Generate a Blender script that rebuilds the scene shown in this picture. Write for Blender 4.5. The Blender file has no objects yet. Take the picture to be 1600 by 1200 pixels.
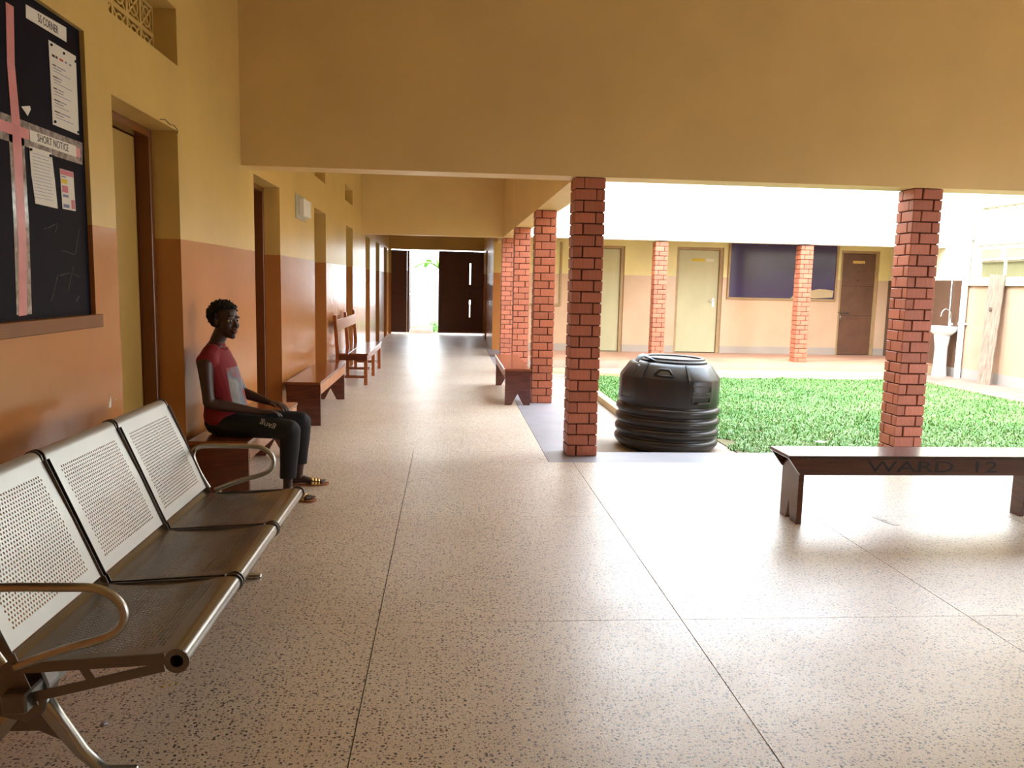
import bpy, bmesh, math, random
import numpy as np
from mathutils import Vector, Matrix, noise
from mathutils.bvhtree import BVHTree

random.seed(7); np.random.seed(7)
SC = bpy.context.scene
COL = SC.collection
PI = math.pi

# ------------------------------------------------------------------ camera
cam_data = bpy.data.cameras.new('camera'); cam = bpy.data.objects.new('camera', cam_data); COL.objects.link(cam)
F = 1246.0
cam_data.sensor_width = 36.0; cam_data.sensor_fit = 'HORIZONTAL'; cam_data.lens = F / 1600 * 36
cam_data.clip_start = 0.05; cam_data.clip_end = 300
def nrm(v): return v / np.linalg.norm(v)
_Y = nrm(np.array([701 - 800, 441 - 600, F])); _X = np.array([15400.0, 180.0, F]); _X = nrm(_X - _X @ _Y * _Y)
_Z = np.cross(_X, _Y); _Z = -_Z if _Z[1] > 0 else _Z
_R = np.stack([_X, _Y, _Z])
_r, _u, _b = _R @ [1, 0, 0], _R @ [0, -1, 0], _R @ [0, 0, -1]
cam.matrix_world = Matrix(((_r[0], _u[0], _b[0], 0), (_r[1], _u[1], _b[1], 0), (_r[2], _u[2], _b[2], 1.5), (0, 0, 0, 1)))
SC.camera = cam

# ------------------------------------------------------------------ sky, sun, exposure
world = bpy.data.worlds.new('sky'); SC.world = world; world.use_nodes = True
wn = world.node_tree.nodes; wl = world.node_tree.links
bg = wn['Background']
tc = wn.new('ShaderNodeTexCoord'); sp = wn.new('ShaderNodeSeparateXYZ'); ramp = wn.new('ShaderNodeValToRGB')
wl.new(tc.outputs['Generated'], sp.inputs[0]); wl.new(sp.outputs['Z'], ramp.inputs[0]); wl.new(ramp.outputs[0], bg.inputs[0])
ramp.color_ramp.elements[0].position = 0.0; ramp.color_ramp.elements[0].color = (0.90, 0.95, 1.0, 1)
ramp.color_ramp.elements[1].position = 1.0; ramp.color_ramp.elements[1].color = (0.72, 0.84, 1.0, 1)
bg.inputs[1].default_value = 4.6
sun_d = bpy.data.lights.new('sun', 'SUN'); sun_d.energy = 1.3; sun_d.angle = math.radians(4); sun_d.color = (1.0, 0.95, 0.86)
sun = bpy.data.objects.new('sun', sun_d); COL.objects.link(sun)
sun.rotation_euler = Vector((5.0, 2.2, -4.6)).to_track_quat('-Z', 'Y').to_euler(); sun.location = (0, 0, 20)
SC.view_settings.view_transform = 'Standard'; SC.view_settings.look = 'None'
SC.view_settings.gamma = 1.0; SC.view_settings.use_curve_mapping = False
SC.view_settings.exposure = 1.32

# ------------------------------------------------------------------ materials
def srgb(r, g, b):
    f = lambda c: (c / 255 / 12.92) if c / 255 <= 0.04045 else ((c / 255 + 0.055) / 1.055) ** 2.4
    return (f(r), f(g), f(b), 1)
def mat(name, col, rough=0.6, metal=0.0, vary=0.12, scale=6.0, bump=0.0, bscale=60.0, coat=0.0, stretch=None, emit=0, per_object=0.0, spec=0.5):
    m = bpy.data.materials.new(name); m.use_nodes = True; n = m.node_tree.nodes; l = m.node_tree.links
    p = n['Principled BSDF']; p.inputs['Roughness'].default_value = rough; p.inputs['Metallic'].default_value = metal
    p.inputs['Coat Weight'].default_value = coat; p.inputs['Coat Roughness'].default_value = 0.12
    p.inputs['Specular IOR Level'].default_value = spec
    co = n.new('ShaderNodeTexCoord'); mp = n.new('ShaderNodeMapping'); l.new(co.outputs['Object'], mp.inputs[0])
    if stretch: mp.inputs['Scale'].default_value = stretch
    nz = n.new('ShaderNodeTexNoise'); nz.inputs['Scale'].default_value = scale; nz.inputs['Detail'].default_value = 5
    l.new(mp.outputs[0], nz.inputs['Vector'])
    mx = n.new('ShaderNodeMix'); mx.data_type = 'RGBA'
    mx.inputs[6].default_value = [c * (1 - vary) for c in col[:3]] + [1]; mx.inputs[7].default_value = [min(1, c * (1 + vary)) for c in col[:3]] + [1]
    mr = n.new('ShaderNodeMapRange'); mr.inputs[1].default_value = 0.3; mr.inputs[2].default_value = 0.7
    l.new(nz.outputs[0], mr.inputs[0]); l.new(mr.outputs[0], mx.inputs[0])
    out = mx.outputs[2]
    if per_object:
        oi = n.new('ShaderNodeObjectInfo'); hs = n.new('ShaderNodeHueSaturation'); mr2 = n.new('ShaderNodeMapRange')
        mr2.inputs[3].default_value = 1 - per_object; mr2.inputs[4].default_value = 1 + per_object
        l.new(oi.outputs['Random'], mr2.inputs[0]); l.new(mr2.outputs[0], hs.inputs['Value']); l.new(out, hs.inputs['Color']); out = hs.outputs[0]
    l.new(out, p.inputs['Base Color'])
    if emit: l.new(out, p.inputs['Emission Color']); p.inputs['Emission Strength'].default_value = emit
    if bump:
        nb = n.new('ShaderNodeTexNoise'); nb.inputs['Scale'].default_value = bscale; nb.inputs['Detail'].default_value = 4
        l.new(mp.outputs[0], nb.inputs['Vector'])
        bp = n.new('ShaderNodeBump'); bp.inputs['Strength'].default_value = bump; bp.inputs['Distance'].default_value = 0.004
        l.new(nb.outputs[0], bp.inputs['Height']); l.new(bp.outputs[0], p.inputs['Normal'])
    return m

def wall_material(name, upper, lower, zs, base=None, zb=0.0, rough_u=0.32, rough_l=0.2):
    """painted plaster: cream above, darker gloss dado below the height zs, optional skirting paint below zb"""
    m = bpy.data.materials.new(name); m.use_nodes = True; n = m.node_tree.nodes; l = m.node_tree.links
    p = n['Principled BSDF']
    g = n.new('ShaderNodeNewGeometry'); s = n.new('ShaderNodeSeparateXYZ'); l.new(g.outputs['Position'], s.inputs[0])
    nw = n.new('ShaderNodeTexNoise'); nw.inputs['Scale'].default_value = 1.6; nw.inputs['Detail'].default_value = 2
    l.new(g.outputs['Position'], nw.inputs['Vector'])
    ad = n.new('ShaderNodeMath'); ad.operation = 'MULTIPLY_ADD'; ad.inputs[1].default_value = 0.008; l.new(nw.outputs[0], ad.inputs[0]); l.new(s.outputs['Z'], ad.inputs[2])
    gt = n.new('ShaderNodeMath'); gt.operation = 'GREATER_THAN'; gt.inputs[1].default_value = zs + 0.004; l.new(ad.outputs[0], gt.inputs[0])
    nz = n.new('ShaderNodeTexNoise'); nz.inputs['Scale'].default_value = 1.3; nz.inputs['Detail'].default_value = 6
    l.new(g.outputs['Position'], nz.inputs['Vector'])
    mr = n.new('ShaderNodeMapRange'); mr.inputs[1].default_value = 0.3; mr.inputs[2].default_value = 0.7; mr.inputs[3].default_value = 0.90; mr.inputs[4].default_value = 1.06
    l.new(nz.outputs[0], mr.inputs[0])
    mx = n.new('ShaderNodeMix'); mx.data_type = 'RGBA'; mx.inputs[6].default_value = lower; mx.inputs[7].default_value = upper; l.new(gt.outputs[0], mx.inputs[0])
    out = mx.outputs[2]
    if base:
        g2 = n.new('ShaderNodeMath'); g2.operation = 'LESS_THAN'; g2.inputs[1].default_value = zb; l.new(ad.outputs[0], g2.inputs[0])
        m2 = n.new('ShaderNodeMix'); m2.data_type = 'RGBA'; m2.inputs[7].default_value = base; l.new(g2.outputs[0], m2.inputs[0]); l.new(out, m2.inputs[6]); out = m2.outputs[2]
    hs = n.new('ShaderNodeHueSaturation'); l.new(out, hs.inputs['Color']); l.new(mr.outputs[0], hs.inputs['Value']); l.new(hs.outputs[0], p.inputs['Base Color'])
    r = n.new('ShaderNodeMapRange'); r.inputs[3].default_value = rough_l; r.inputs[4].default_value = rough_u; l.new(gt.outputs[0], r.inputs[0]); l.new(r.outputs[0], p.inputs['Roughness'])
    nb = n.new('ShaderNodeTexNoise'); nb.inputs['Scale'].default_value = 9; nb.inputs['Detail'].default_value = 3; l.new(g.outputs['Position'], nb.inputs['Vector'])
    bp = n.new('ShaderNodeBump'); bp.inputs['Strength'].default_value = 0.25; bp.inputs['Distance'].default_value = 0.01; l.new(nb.outputs[0], bp.inputs['Height']); l.new(bp.outputs[0], p.inputs['Normal'])
    return m

CREAM = srgb(218, 184, 110); PEACH = srgb(188, 124, 68)
M = {}
M['wall'] = wall_material('painted_plaster', CREAM, PEACH, 1.735)
M['wall_far'] = wall_material('painted_plaster_far', srgb(232, 216, 150), srgb(212, 178, 146), 1.75, srgb(176, 164, 150), 0.17)
M['wall_side'] = wall_material('painted_plaster_side', srgb(232, 226, 200), srgb(100, 75, 60), 1.76, srgb(140, 135, 132), 0.0)
M['wall_outside'] = wall_material('painted_plaster_outside', srgb(214, 206, 184), srgb(184, 154, 130), 1.66, srgb(160, 155, 150), 0.02)
M['fascia'] = mat('white_fascia_paint', srgb(244, 240, 228), 0.6)
M['beam'] = mat('cream_beam_paint', srgb(228, 196, 134), 0.45, vary=0.05, scale=1.5, bump=0.2, bscale=8)
M['ceiling'] = mat('ceiling_paint', srgb(214, 196, 156), 0.7)
M['grey_cement'] = mat('grey_cement_border', srgb(150, 146, 150), 0.42, vary=0.1, scale=3, bump=0.1)
M['cement'] = mat('courtyard_cement', srgb(172, 156, 140), 0.85, vary=0.22, scale=2.2, bump=0.5, bscale=25)
M['red_cement'] = mat('reddish_cement', srgb(196, 148, 120), 0.5, vary=0.12, scale=2, bump=0.15)
M['pale_cement'] = mat('limewashed_cement', srgb(196, 172, 134), 0.75, vary=0.14, scale=1.2, bump=0.3)
M['soil'] = mat('brown_soil', srgb(120, 92, 70), 0.95, vary=0.3, scale=5, bump=0.7, bscale=30)
M['joint'] = mat('joint_dark', srgb(52, 44, 42), 0.7)
M['mortar'] = mat('mortar', srgb(92, 52, 40), 0.95, vary=0.2, scale=20, bump=0.5)
M['brick'] = mat('fired_clay_brick', srgb(184, 108, 82), 0.5, vary=0.13, scale=14, bump=0.55, bscale=26, stretch=(6, 6, 0.5), per_object=0.15)
M['wood_dark'] = mat('dark_varnished_wood', srgb(92, 44, 30), 0.22, vary=0.3, scale=5, bump=0.15, bscale=20, stretch=(1.2, 1.2, 9), coat=0.5)
M['wood_mid'] = mat('brown_varnished_wood', srgb(126, 66, 36), 0.2, vary=0.25, scale=5, bump=0.12, bscale=18, stretch=(9, 1.0, 9), coat=0.5)
M['wood_edge'] = mat('worn_wood_edge', srgb(176, 120, 84), 0.4, vary=0.2, scale=7)
M['wood_black'] = mat('near_black_wood', srgb(66, 42, 36), 0.22, vary=0.35, scale=5, stretch=(1, 9, 9), coat=0.6, bump=0.1)
M['wood_apron'] = mat('dark_apron_wood', srgb(92, 56, 44), 0.3, vary=0.3, scale=5, stretch=(1, 9, 9), coat=0.4)
M['wood_orange'] = mat('orange_brown_wood', srgb(158, 84, 40), 0.25, vary=0.2, scale=6, stretch=(9, 1, 9), coat=0.4)
M['steel'] = mat('brushed_steel', srgb(190, 188, 180), 0.3, 1.0, vary=0.08, scale=4)
M['steel_dark'] = mat('bench_steel_side', srgb(126, 124, 120), 0.35, 1.0)
M['panel_white'] = mat('silver_painted_panel', srgb(192, 194, 190), 0.34, 0.45, vary=0.05, scale=3)
M['alu'] = mat('cast_aluminium', srgb(180, 182, 180), 0.25, 1.0)
M['chrome'] = mat('chrome', srgb(220, 220, 220), 0.1, 1.0)
M['navy'] = mat('navy_board_cloth', srgb(10, 10, 26), 0.6, vary=0.3, scale=4, bump=0.1, spec=0.12)
M['purple'] = mat('purple_board', srgb(66, 56, 92), 0.16, vary=0.12, scale=1.5)
M['paper'] = mat('white_paper', srgb(225, 218, 205), 0.7, vary=0.03)
M['ink'] = mat('black_ink', srgb(20, 18, 22), 0.6)
M['ink_blue'] = mat('blue_grey_ink', srgb(120, 124, 160), 0.6)
M['ink_red'] = mat('red_ink', srgb(190, 70, 60), 0.6)
M['tape'] = mat('pink_ribbon', srgb(214, 140, 140), 0.3, vary=0.12, scale=9)
M['film'] = mat('clear_sticky_film', srgb(150, 140, 135), 0.12, vary=0.5, scale=30)
M['yellow'] = mat('yellow_print', srgb(220, 190, 60), 0.6)
M['pink'] = mat('pink_print', srgb(205, 120, 130), 0.6)
M['door_olive'] = mat('olive_cream_door_paint', srgb(184, 150, 82), 0.35, vary=0.06, scale=2)
M['door_far'] = mat('sage_door_paint', srgb(194, 187, 148), 0.4, vary=0.08, scale=2.5, stretch=(1, 1, 0.5))
M['door_brown'] = mat('brown_door_paint', srgb(104, 70, 48), 0.45, vary=0.2, scale=3)
M['door_dark'] = mat('dark_door_paint', srgb(84, 42, 26), 0.3, vary=0.15, scale=2)
M['frame'] = mat('door_frame_paint', srgb(120, 70, 34), 0.25, vary=0.1, scale=3)
M['frame_far'] = mat('tan_frame_paint', srgb(168, 138, 96), 0.4)
M['gate'] = mat('dark_gate_metal', srgb(86, 52, 38), 0.4, 0.0, vary=0.12, scale=3)
M['tank'] = mat('black_plastic_tank', srgb(44, 42, 44), 0.34, vary=0.2, scale=3)
M['tank_dust'] = mat('dusty_black_plastic', srgb(60, 54, 50), 0.45)
M['blue'] = mat('pale_blue_plastic', srgb(150, 180, 205), 0.3)
M['ceramic'] = mat('white_ceramic', srgb(238, 240, 238), 0.12, vary=0.02, coat=0.5)
M['pvc'] = mat('white_pvc', srgb(226, 230, 228), 0.4, vary=0.04)
M['old_plank'] = mat('weathered_plank', srgb(140, 122, 106), 0.85, vary=0.3, scale=4, bump=0.4, bscale=20, stretch=(8, 8, 0.8))
M['white_frame'] = mat('white_window_paint', srgb(236, 232, 214), 0.5)
M['curtain'] = mat('yellow_curtain', srgb(206, 200, 156), 0.8, vary=0.15, scale=14, stretch=(1, 3, 0.1))
M['pane'] = mat('curtained_pane', srgb(132, 128, 96), 0.12, vary=0.12, scale=9, stretch=(1, 3, 0.1))
M['apron_cement'] = mat('apron_cement', srgb(150, 122, 106), 0.8, vary=0.2, scale=2.5, bump=0.3)
M['dark'] = mat('dark_void', srgb(28, 18, 14), 0.8)
M['skin'] = mat('dark_brown_skin', srgb(62, 38, 30), 0.45, vary=0.06, scale=8)
M['hair'] = mat('black_hair', srgb(14, 11, 11), 0.8, bump=1.0, bscale=220)
M['eye_white'] = mat('eye_white', srgb(220, 215, 210), 0.15, vary=0.02)
M['iris'] = mat('dark_iris', srgb(22, 12, 8), 0.08)
M['lips'] = mat('lip_skin', srgb(104, 52, 48), 0.4)
M['trousers'] = mat('black_trouser_cloth', srgb(16, 16, 20), 0.75, vary=0.1, bump=0.2)
M['print_white'] = mat('grey_white_print', srgb(170, 168, 160), 0.7)
M['gold'] = mat('gold_strap', srgb(214, 176, 104), 0.3, 0.6, vary=0.25, scale=60)
M['sole'] = mat('tan_sole', srgb(160, 100, 66), 0.6)
M['leaf'] = mat('green_leaf', srgb(110, 170, 70), 0.45, vary=0.3, scale=3)
M['trunk'] = mat('green_brown_stem', srgb(120, 120, 70), 0.7)
M['boundary'] = mat('white_boundary_paint', srgb(196, 190, 182), 0.7, vary=0.05)
M['box_grey'] = mat('grey_box_paint', srgb(176, 170, 150), 0.45, vary=0.05)
M['clear'] = mat('crumpled_film', srgb(190, 190, 195), 0.15, vary=0.1)

def terrazzo():
    m = bpy.data.materials.new('terrazzo'); m.use_nodes = True; n = m.node_tree.nodes; l = m.node_tree.links; p = n['Principled BSDF']; p.inputs['Specular IOR Level'].default_value = .7; p.inputs['Coat Weight'].default_value = .6; p.inputs['Coat Roughness'].default_value = .31; p.inputs['Coat IOR'].default_value = 1.5
    g = n.new('ShaderNodeNewGeometry')
    mp = n.new('ShaderNodeMapping'); mp.inputs['Scale'].default_value = (1, 1, 1); l.new(g.outputs['Position'], mp.inputs[0])
    big = n.new('ShaderNodeTexNoise'); big.inputs['Scale'].default_value = 0.9; big.inputs['Detail'].default_value = 5; l.new(mp.outputs[0], big.inputs['Vector'])
    base = n.new('ShaderNodeMix'); base.data_type = 'RGBA'; base.inputs[6].default_value = srgb(226, 206, 182); base.inputs[7].default_value = srgb(240, 224, 202)
    mr = n.new('ShaderNodeMapRange'); mr.inputs[1].default_value = .35; mr.inputs[2].default_value = .65; l.new(big.outputs[0], mr.inputs[0]); l.new(mr.outputs[0], base.inputs[0])
    cur = base.outputs[2]
    for sc, thr, col, seed in ((62, 0.20, srgb(84, 62, 50), 0), (48, 0.17, srgb(40, 32, 30), 5), (90, 0.24, srgb(214, 196, 176), 11), (120, 0.2, srgb(130, 92, 74), 17)):
        off = n.new('ShaderNodeMapping'); off.inputs['Location'].default_value = (seed * 3.3, seed * 1.7, 0); l.new(mp.outputs[0], off.inputs[0])
        ds = n.new('ShaderNodeTexNoise'); ds.inputs['Scale'].default_value = sc * 1.5; l.new(off.outputs[0], ds.inputs['Vector'])
        va = n.new('ShaderNodeVectorMath'); va.operation = 'MULTIPLY_ADD'; va.inputs[1].default_value = (0.012, 0.012, 0.0); l.new(ds.outputs['Color'], va.inputs[0]); l.new(off.outputs[0], va.inputs[2])
        vo = n.new('ShaderNodeTexVoronoi'); vo.voronoi_dimensions = '2D'; vo.inputs['Scale'].default_value = sc; vo.inputs['Randomness'].default_value = 1; l.new(va.outputs[0], vo.inputs['Vector'])
        sx = n.new('ShaderNodeSeparateColor'); l.new(vo.outputs['Color'], sx.inputs[0])
        th = n.new('ShaderNodeMath'); th.operation = 'MULTIPLY'; th.inputs[1].default_value = thr * 1.6; l.new(sx.outputs[0], th.inputs[0])
        lt = n.new('ShaderNodeMath'); lt.operation = 'LESS_THAN'; l.new(vo.outputs['Distance'], lt.inputs[0]); l.new(th.outputs[0], lt.inputs[1])
        k = n.new('ShaderNodeMath'); k.operation = 'GREATER_THAN'; k.inputs[1].default_value = 0.35; l.new(sx.outputs[1], k.inputs[0])
        mu = n.new('ShaderNodeMath'); mu.operation = 'MULTIPLY'; l.new(lt.outputs[0], mu.inputs[0]); l.new(k.outputs[0], mu.inputs[1])
        mx = n.new('ShaderNodeMix'); mx.data_type = 'RGBA'; l.new(cur, mx.inputs[6]); mx.inputs[7].default_value = col; l.new(mu.outputs[0], mx.inputs[0]); cur = mx.outputs[2]
    l.new(cur, p.inputs['Base Color'])
    nr = n.new('ShaderNodeTexNoise'); nr.inputs['Scale'].default_value = 2.5; nr.inputs['Detail'].default_value = 6; l.new(mp.outputs[0], nr.inputs['Vector'])
    r = n.new('ShaderNodeMapRange'); r.inputs[1].default_value = .3; r.inputs[2].default_value = .7; r.inputs[3].default_value = .34; r.inputs[4].default_value = .5; l.new(nr.outputs[0], r.inputs[0]); l.new(r.outputs[0], p.inputs['Roughness'])
    nb = n.new('ShaderNodeTexNoise'); nb.inputs['Scale'].default_value = 160; l.new(mp.outputs[0], nb.inputs['Vector'])
    bp = n.new('ShaderNodeBump'); bp.inputs['Strength'].default_value = .6; bp.inputs['Distance'].default_value = 0.002; l.new(nb.outputs[0], bp.inputs['Height']); l.new(bp.outputs[0], p.inputs['Normal']); l.new(bp.outputs[0], p.inputs['Coat Normal'])
    return m
M['terrazzo'] = terrazzo()

def grass_material():
    m = bpy.data.materials.new('grass_blade'); m.use_nodes = True; n = m.node_tree.nodes; l = m.node_tree.links; p = n['Principled BSDF']
    g = n.new('ShaderNodeNewGeometry'); a = n.new('ShaderNodeTexNoise'); a.inputs['Scale'].default_value = 1.1; a.inputs['Detail'].default_value = 4; l.new(g.outputs['Position'], a.inputs['Vector'])
    b = n.new('ShaderNodeTexNoise'); b.inputs['Scale'].default_value = 14; l.new(g.outputs['Position'], b.inputs['Vector'])
    r = n.new('ShaderNodeValToRGB'); e = r.color_ramp.elements; e[0].position = .35; e[0].color = srgb(76, 138, 50); e[1].position = .66; e[1].color = srgb(142, 178, 108)
    ad = n.new('ShaderNodeMath'); ad.operation = 'MULTIPLY_ADD'; ad.inputs[1].default_value = .5; l.new(b.outputs[0], ad.inputs[0])
    sc = n.new('ShaderNodeMath'); sc.operation = 'MULTIPLY'; sc.inputs[1].default_value = .5; l.new(a.outputs[0], sc.inputs[0]); l.new(sc.outputs[0], ad.inputs[2])
    l.new(ad.outputs[0], r.inputs[0]); l.new(r.outputs[0], p.inputs['Base Color']); p.inputs['Roughness'].default_value = .4
    return m
M['grass'] = grass_material()

def shirt_material(cx, cy, cz):
    m = bpy.data.materials.new('red_shirt_cloth'); m.use_nodes = True; n = m.node_tree.nodes; l = m.node_tree.links; p = n['Principled BSDF']; p.inputs['Roughness'].default_value = .75
    g = n.new('ShaderNodeNewGeometry'); s = n.new('ShaderNodeSeparateXYZ'); l.new(g.outputs['Position'], s.inputs[0])
    def band(o, a, b):
        x = n.new('ShaderNodeMath'); x.operation = 'GREATER_THAN'; x.inputs[1].default_value = a; l.new(s.outputs[o], x.inputs[0])
        y = n.new('ShaderNodeMath'); y.operation = 'LESS_THAN'; y.inputs[1].default_value = b; l.new(s.outputs[o], y.inputs[0])
        z = n.new('ShaderNodeMath'); z.operation = 'MULTIPLY'; l.new(x.outputs[0], z.inputs[0]); l.new(y.outputs[0], z.inputs[1]); return z.outputs[0]
    k = n.new('ShaderNodeMath'); k.operation = 'MULTIPLY'; l.new(band('X', cx + .035, cx + 1), k.inputs[0]); l.new(band('Z', cz - .13, cz + .13), k.inputs[1])
    k2 = n.new('ShaderNodeMath'); k2.operation = 'MULTIPLY'; l.new(k.outputs[0], k2.inputs[0]); l.new(band('Y', cy - .12, cy + .12), k2.inputs[1])
    nz = n.new('ShaderNodeTexNoise'); nz.inputs['Scale'].default_value = 5; l.new(g.outputs['Position'], nz.inputs['Vector'])
    r = n.new('ShaderNodeValToRGB'); e = r.color_ramp.elements; e[0].position = 0; e[0].color = srgb(30, 28, 34); e[1].position = .47; e[1].color = srgb(150, 146, 142)
    x = e.new(.56); x.color = srgb(110, 116, 130); x = e.new(.64); x.color = srgb(150, 60, 50); l.new(nz.outputs[0], r.inputs[0])
    mx = n.new('ShaderNodeMix'); mx.data_type = 'RGBA'; mx.inputs[6].default_value = srgb(128, 14, 26); l.new(k2.outputs[0], mx.inputs[0]); l.new(r.outputs[0], mx.inputs[7]); l.new(mx.outputs[2], p.inputs['Base Color'])
    return m

# ------------------------------------------------------------------ mesh helpers
def tag(o, label=None, cat=None, group=None, kind=None):
    if label: o['label'] = label
    if cat: o['category'] = cat
    if group: o['group'] = group
    if kind: o['kind'] = kind
    return o
def wloc(o):
    v = Vector((0, 0, 0))
    while o: v += o.location; o = o.parent
    return v
def empty(name, loc):
    o = bpy.data.objects.new(name, None); o.location = loc; o.empty_display_size = 0.1; COL.objects.link(o); return o
class MB:
    def __init__(s): s.v = []; s.f = []
    def add(s, vs, fs):
        k = len(s.v); s.v += [Vector(v) for v in vs]; s.f += [tuple(i + k for i in f) for f in fs]; return s
    def box(s, x0, x1, y0, y1, z0, z1, mtx=None):
        vs = [Vector((x, y, z)) for z in (z0, z1) for y in (y0, y1) for x in (x0, x1)]
        if mtx is not None: vs = [mtx @ v for v in vs]
        return s.add(vs, [(0, 2, 3, 1), (4, 5, 7, 6), (0, 1, 5, 4), (2, 6, 7, 3), (0, 4, 6, 2), (1, 3, 7, 5)])
    def prism(s, poly, a, b, axis='y'):
        """poly: 2-D outline; extruded from a to b along the axis. axis x: poly=(y,z); y: (x,z); z: (x,y)"""
        f = {'x': lambda p, t: (t, p[0], p[1]), 'y': lambda p, t: (p[0], t, p[1]), 'z': lambda p, t: (p[0], p[1], t)}[axis]
        n = len(poly); vs = [f(p, a) for p in poly] + [f(p, b) for p in poly]
        return s.add(vs, [tuple(range(n)), tuple(range(2 * n - 1, n - 1, -1))] + [(i, i + n, (i + 1) % n + n, (i + 1) % n) for i in range(n)])
    def tube(s, pts, r, seg=12, flat=1.0, cap=True):
        pts = [Vector(p) for p in pts]; n = len(pts); rr = r if isinstance(r, (list, tuple)) else [r] * n
        base = len(s.v); up = None
        for i, p in enumerate(pts):
            t = (pts[min(i + 1, n - 1)] - pts[max(i - 1, 0)]).normalized()
            if up is None: up = t.orthogonal().normalized()
            up = (up - up.dot(t) * t).normalized(); sd = t.cross(up)
            for k in range(seg):
                a = 2 * PI * k / seg; s.v.append(p + up * math.cos(a) * rr[i] + sd * math.sin(a) * rr[i] * flat)
        for i in range(n - 1):
            for k in range(seg):
                a = base + i * seg + k; b = base + i * seg + (k + 1) % seg; s.f.append((a, b, b + seg, a + seg))
        if cap: s.f.append(tuple(base + k for k in reversed(range(seg)))); s.f.append(tuple(base + (n - 1) * seg + k for k in range(seg)))
        return s
    def ball(s, c, rx, ry=None, rz=None, seg=16, rings=10, mtx=None):
        ry = ry or rx; rz = rz or rx; c = Vector(c); vs = []
        for i in range(rings + 1):
            th = PI * i / rings
            for k in range(seg):
                a = 2 * PI * k / seg; d = Vector((rx * math.sin(th) * math.cos(a), ry * math.sin(th) * math.sin(a), rz * math.cos(th)))
                if mtx is not None: d = mtx @ d
                vs.append(c + d)
        fs = [(i * seg + k, (i + 1) * seg + k, (i + 1) * seg + (k + 1) % seg, i * seg + (k + 1) % seg) for i in range(rings) for k in range(seg)]
        return s.add(vs, fs)
    def limb(s, rows, hint=(0, 1, 0), seg=16):
        """closed tapered limb; rows = (point, radius along hint, radius across)"""
        pts = [Vector(r[0]) for r in rows]; n = len(pts); R = []
        hint = Vector(hint)
        t0 = (pts[1] - pts[0]).normalized(); t1 = (pts[-1] - pts[-2]).normalized()
        ra, rb = rows[0][1], rows[0][2]; m0 = min(ra, rb)
        for q in (1.0, .85, .5): R.append((pts[0] - t0 * m0 * q * .8, ra * math.sqrt(max(.02, 1 - q * q)), rb * math.sqrt(max(.02, 1 - q * q)), t0))
        for i in range(n): R.append((pts[i], rows[i][1], rows[i][2], (pts[min(i + 1, n - 1)] - pts[max(i - 1, 0)]).normalized()))
        ra, rb = rows[-1][1], rows[-1][2]; m1 = min(ra, rb)
        for q in (.5, .85, 1.0): R.append((pts[-1] + t1 * m1 * q * .8, ra * math.sqrt(max(.02, 1 - q * q)), rb * math.sqrt(max(.02, 1 - q * q)), t1))
        base = len(s.v)
        for p, a, b, t in R:
            h = (hint - hint.dot(t) * t).normalized(); sd = t.cross(h)
            for k in range(seg):
                w = 2 * PI * k / seg; s.v.append(p + h * math.cos(w) * a + sd * math.sin(w) * b)
        for i in range(len(R) - 1):
            for k in range(seg):
                a = base + i * seg + k; b = base + i * seg + (k + 1) % seg; s.f.append((a, b, b + seg, a + seg))
        s.f.append(tuple(base + k for k in reversed(range(seg)))); e = base + (len(R) - 1) * seg; s.f.append(tuple(e + k for k in range(seg)))
        return s
    def mesh(s, name, origin=(0, 0, 0), bevel=0.0, smooth=False, fix=True):
        me = bpy.data.meshes.new(name); o = Vector(origin)
        me.from_pydata([tuple(v - o) for v in s.v], [], s.f)
        if fix or bevel:
            bm = bmesh.new(); bm.from_mesh(me)
            bmesh.ops.remove_doubles(bm, verts=bm.verts, dist=1e-6) if not bevel else None
            bmesh.ops.recalc_face_normals(bm, faces=bm.faces)
            if bevel: bmesh.ops.bevel(bm, geom=bm.edges[:], offset=bevel, segments=1, affect='EDGES', profile=0.5)
            bm.to_mesh(me); bm.free()
        if smooth: me.shade_smooth() if smooth is True else me.set_sharp_from_angle(angle=smooth) if False else smooth_angle(me, smooth)
        return me
    def build(s, name, m, parent=None, bevel=0.0, smooth=False, fix=True, kind=None):
        lo = Vector([min(v[i] for v in s.v) for i in range(3)]); hi = Vector([max(v[i] for v in s.v) for i in range(3)])
        org = Vector(((lo.x + hi.x) / 2, (lo.y + hi.y) / 2, lo.z))
        me = s.mesh(name, org, bevel, smooth, fix); me.materials.append(m)
        o = bpy.data.objects.new(name, me); COL.objects.link(o)
        o.location = org - (wloc(parent) if parent else Vector((0, 0, 0))); o.parent = parent
        if kind: o['kind'] = kind
        return o
def smooth_angle(me, ang):
    me.shade_smooth(); me.set_sharp_from_angle(angle=math.radians(ang))
def struct(name, mb, m, parent=None, **k):
    o = mb.build(name, m, parent, **k)
    if parent is None: o['kind'] = 'structure'
    return o
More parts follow.
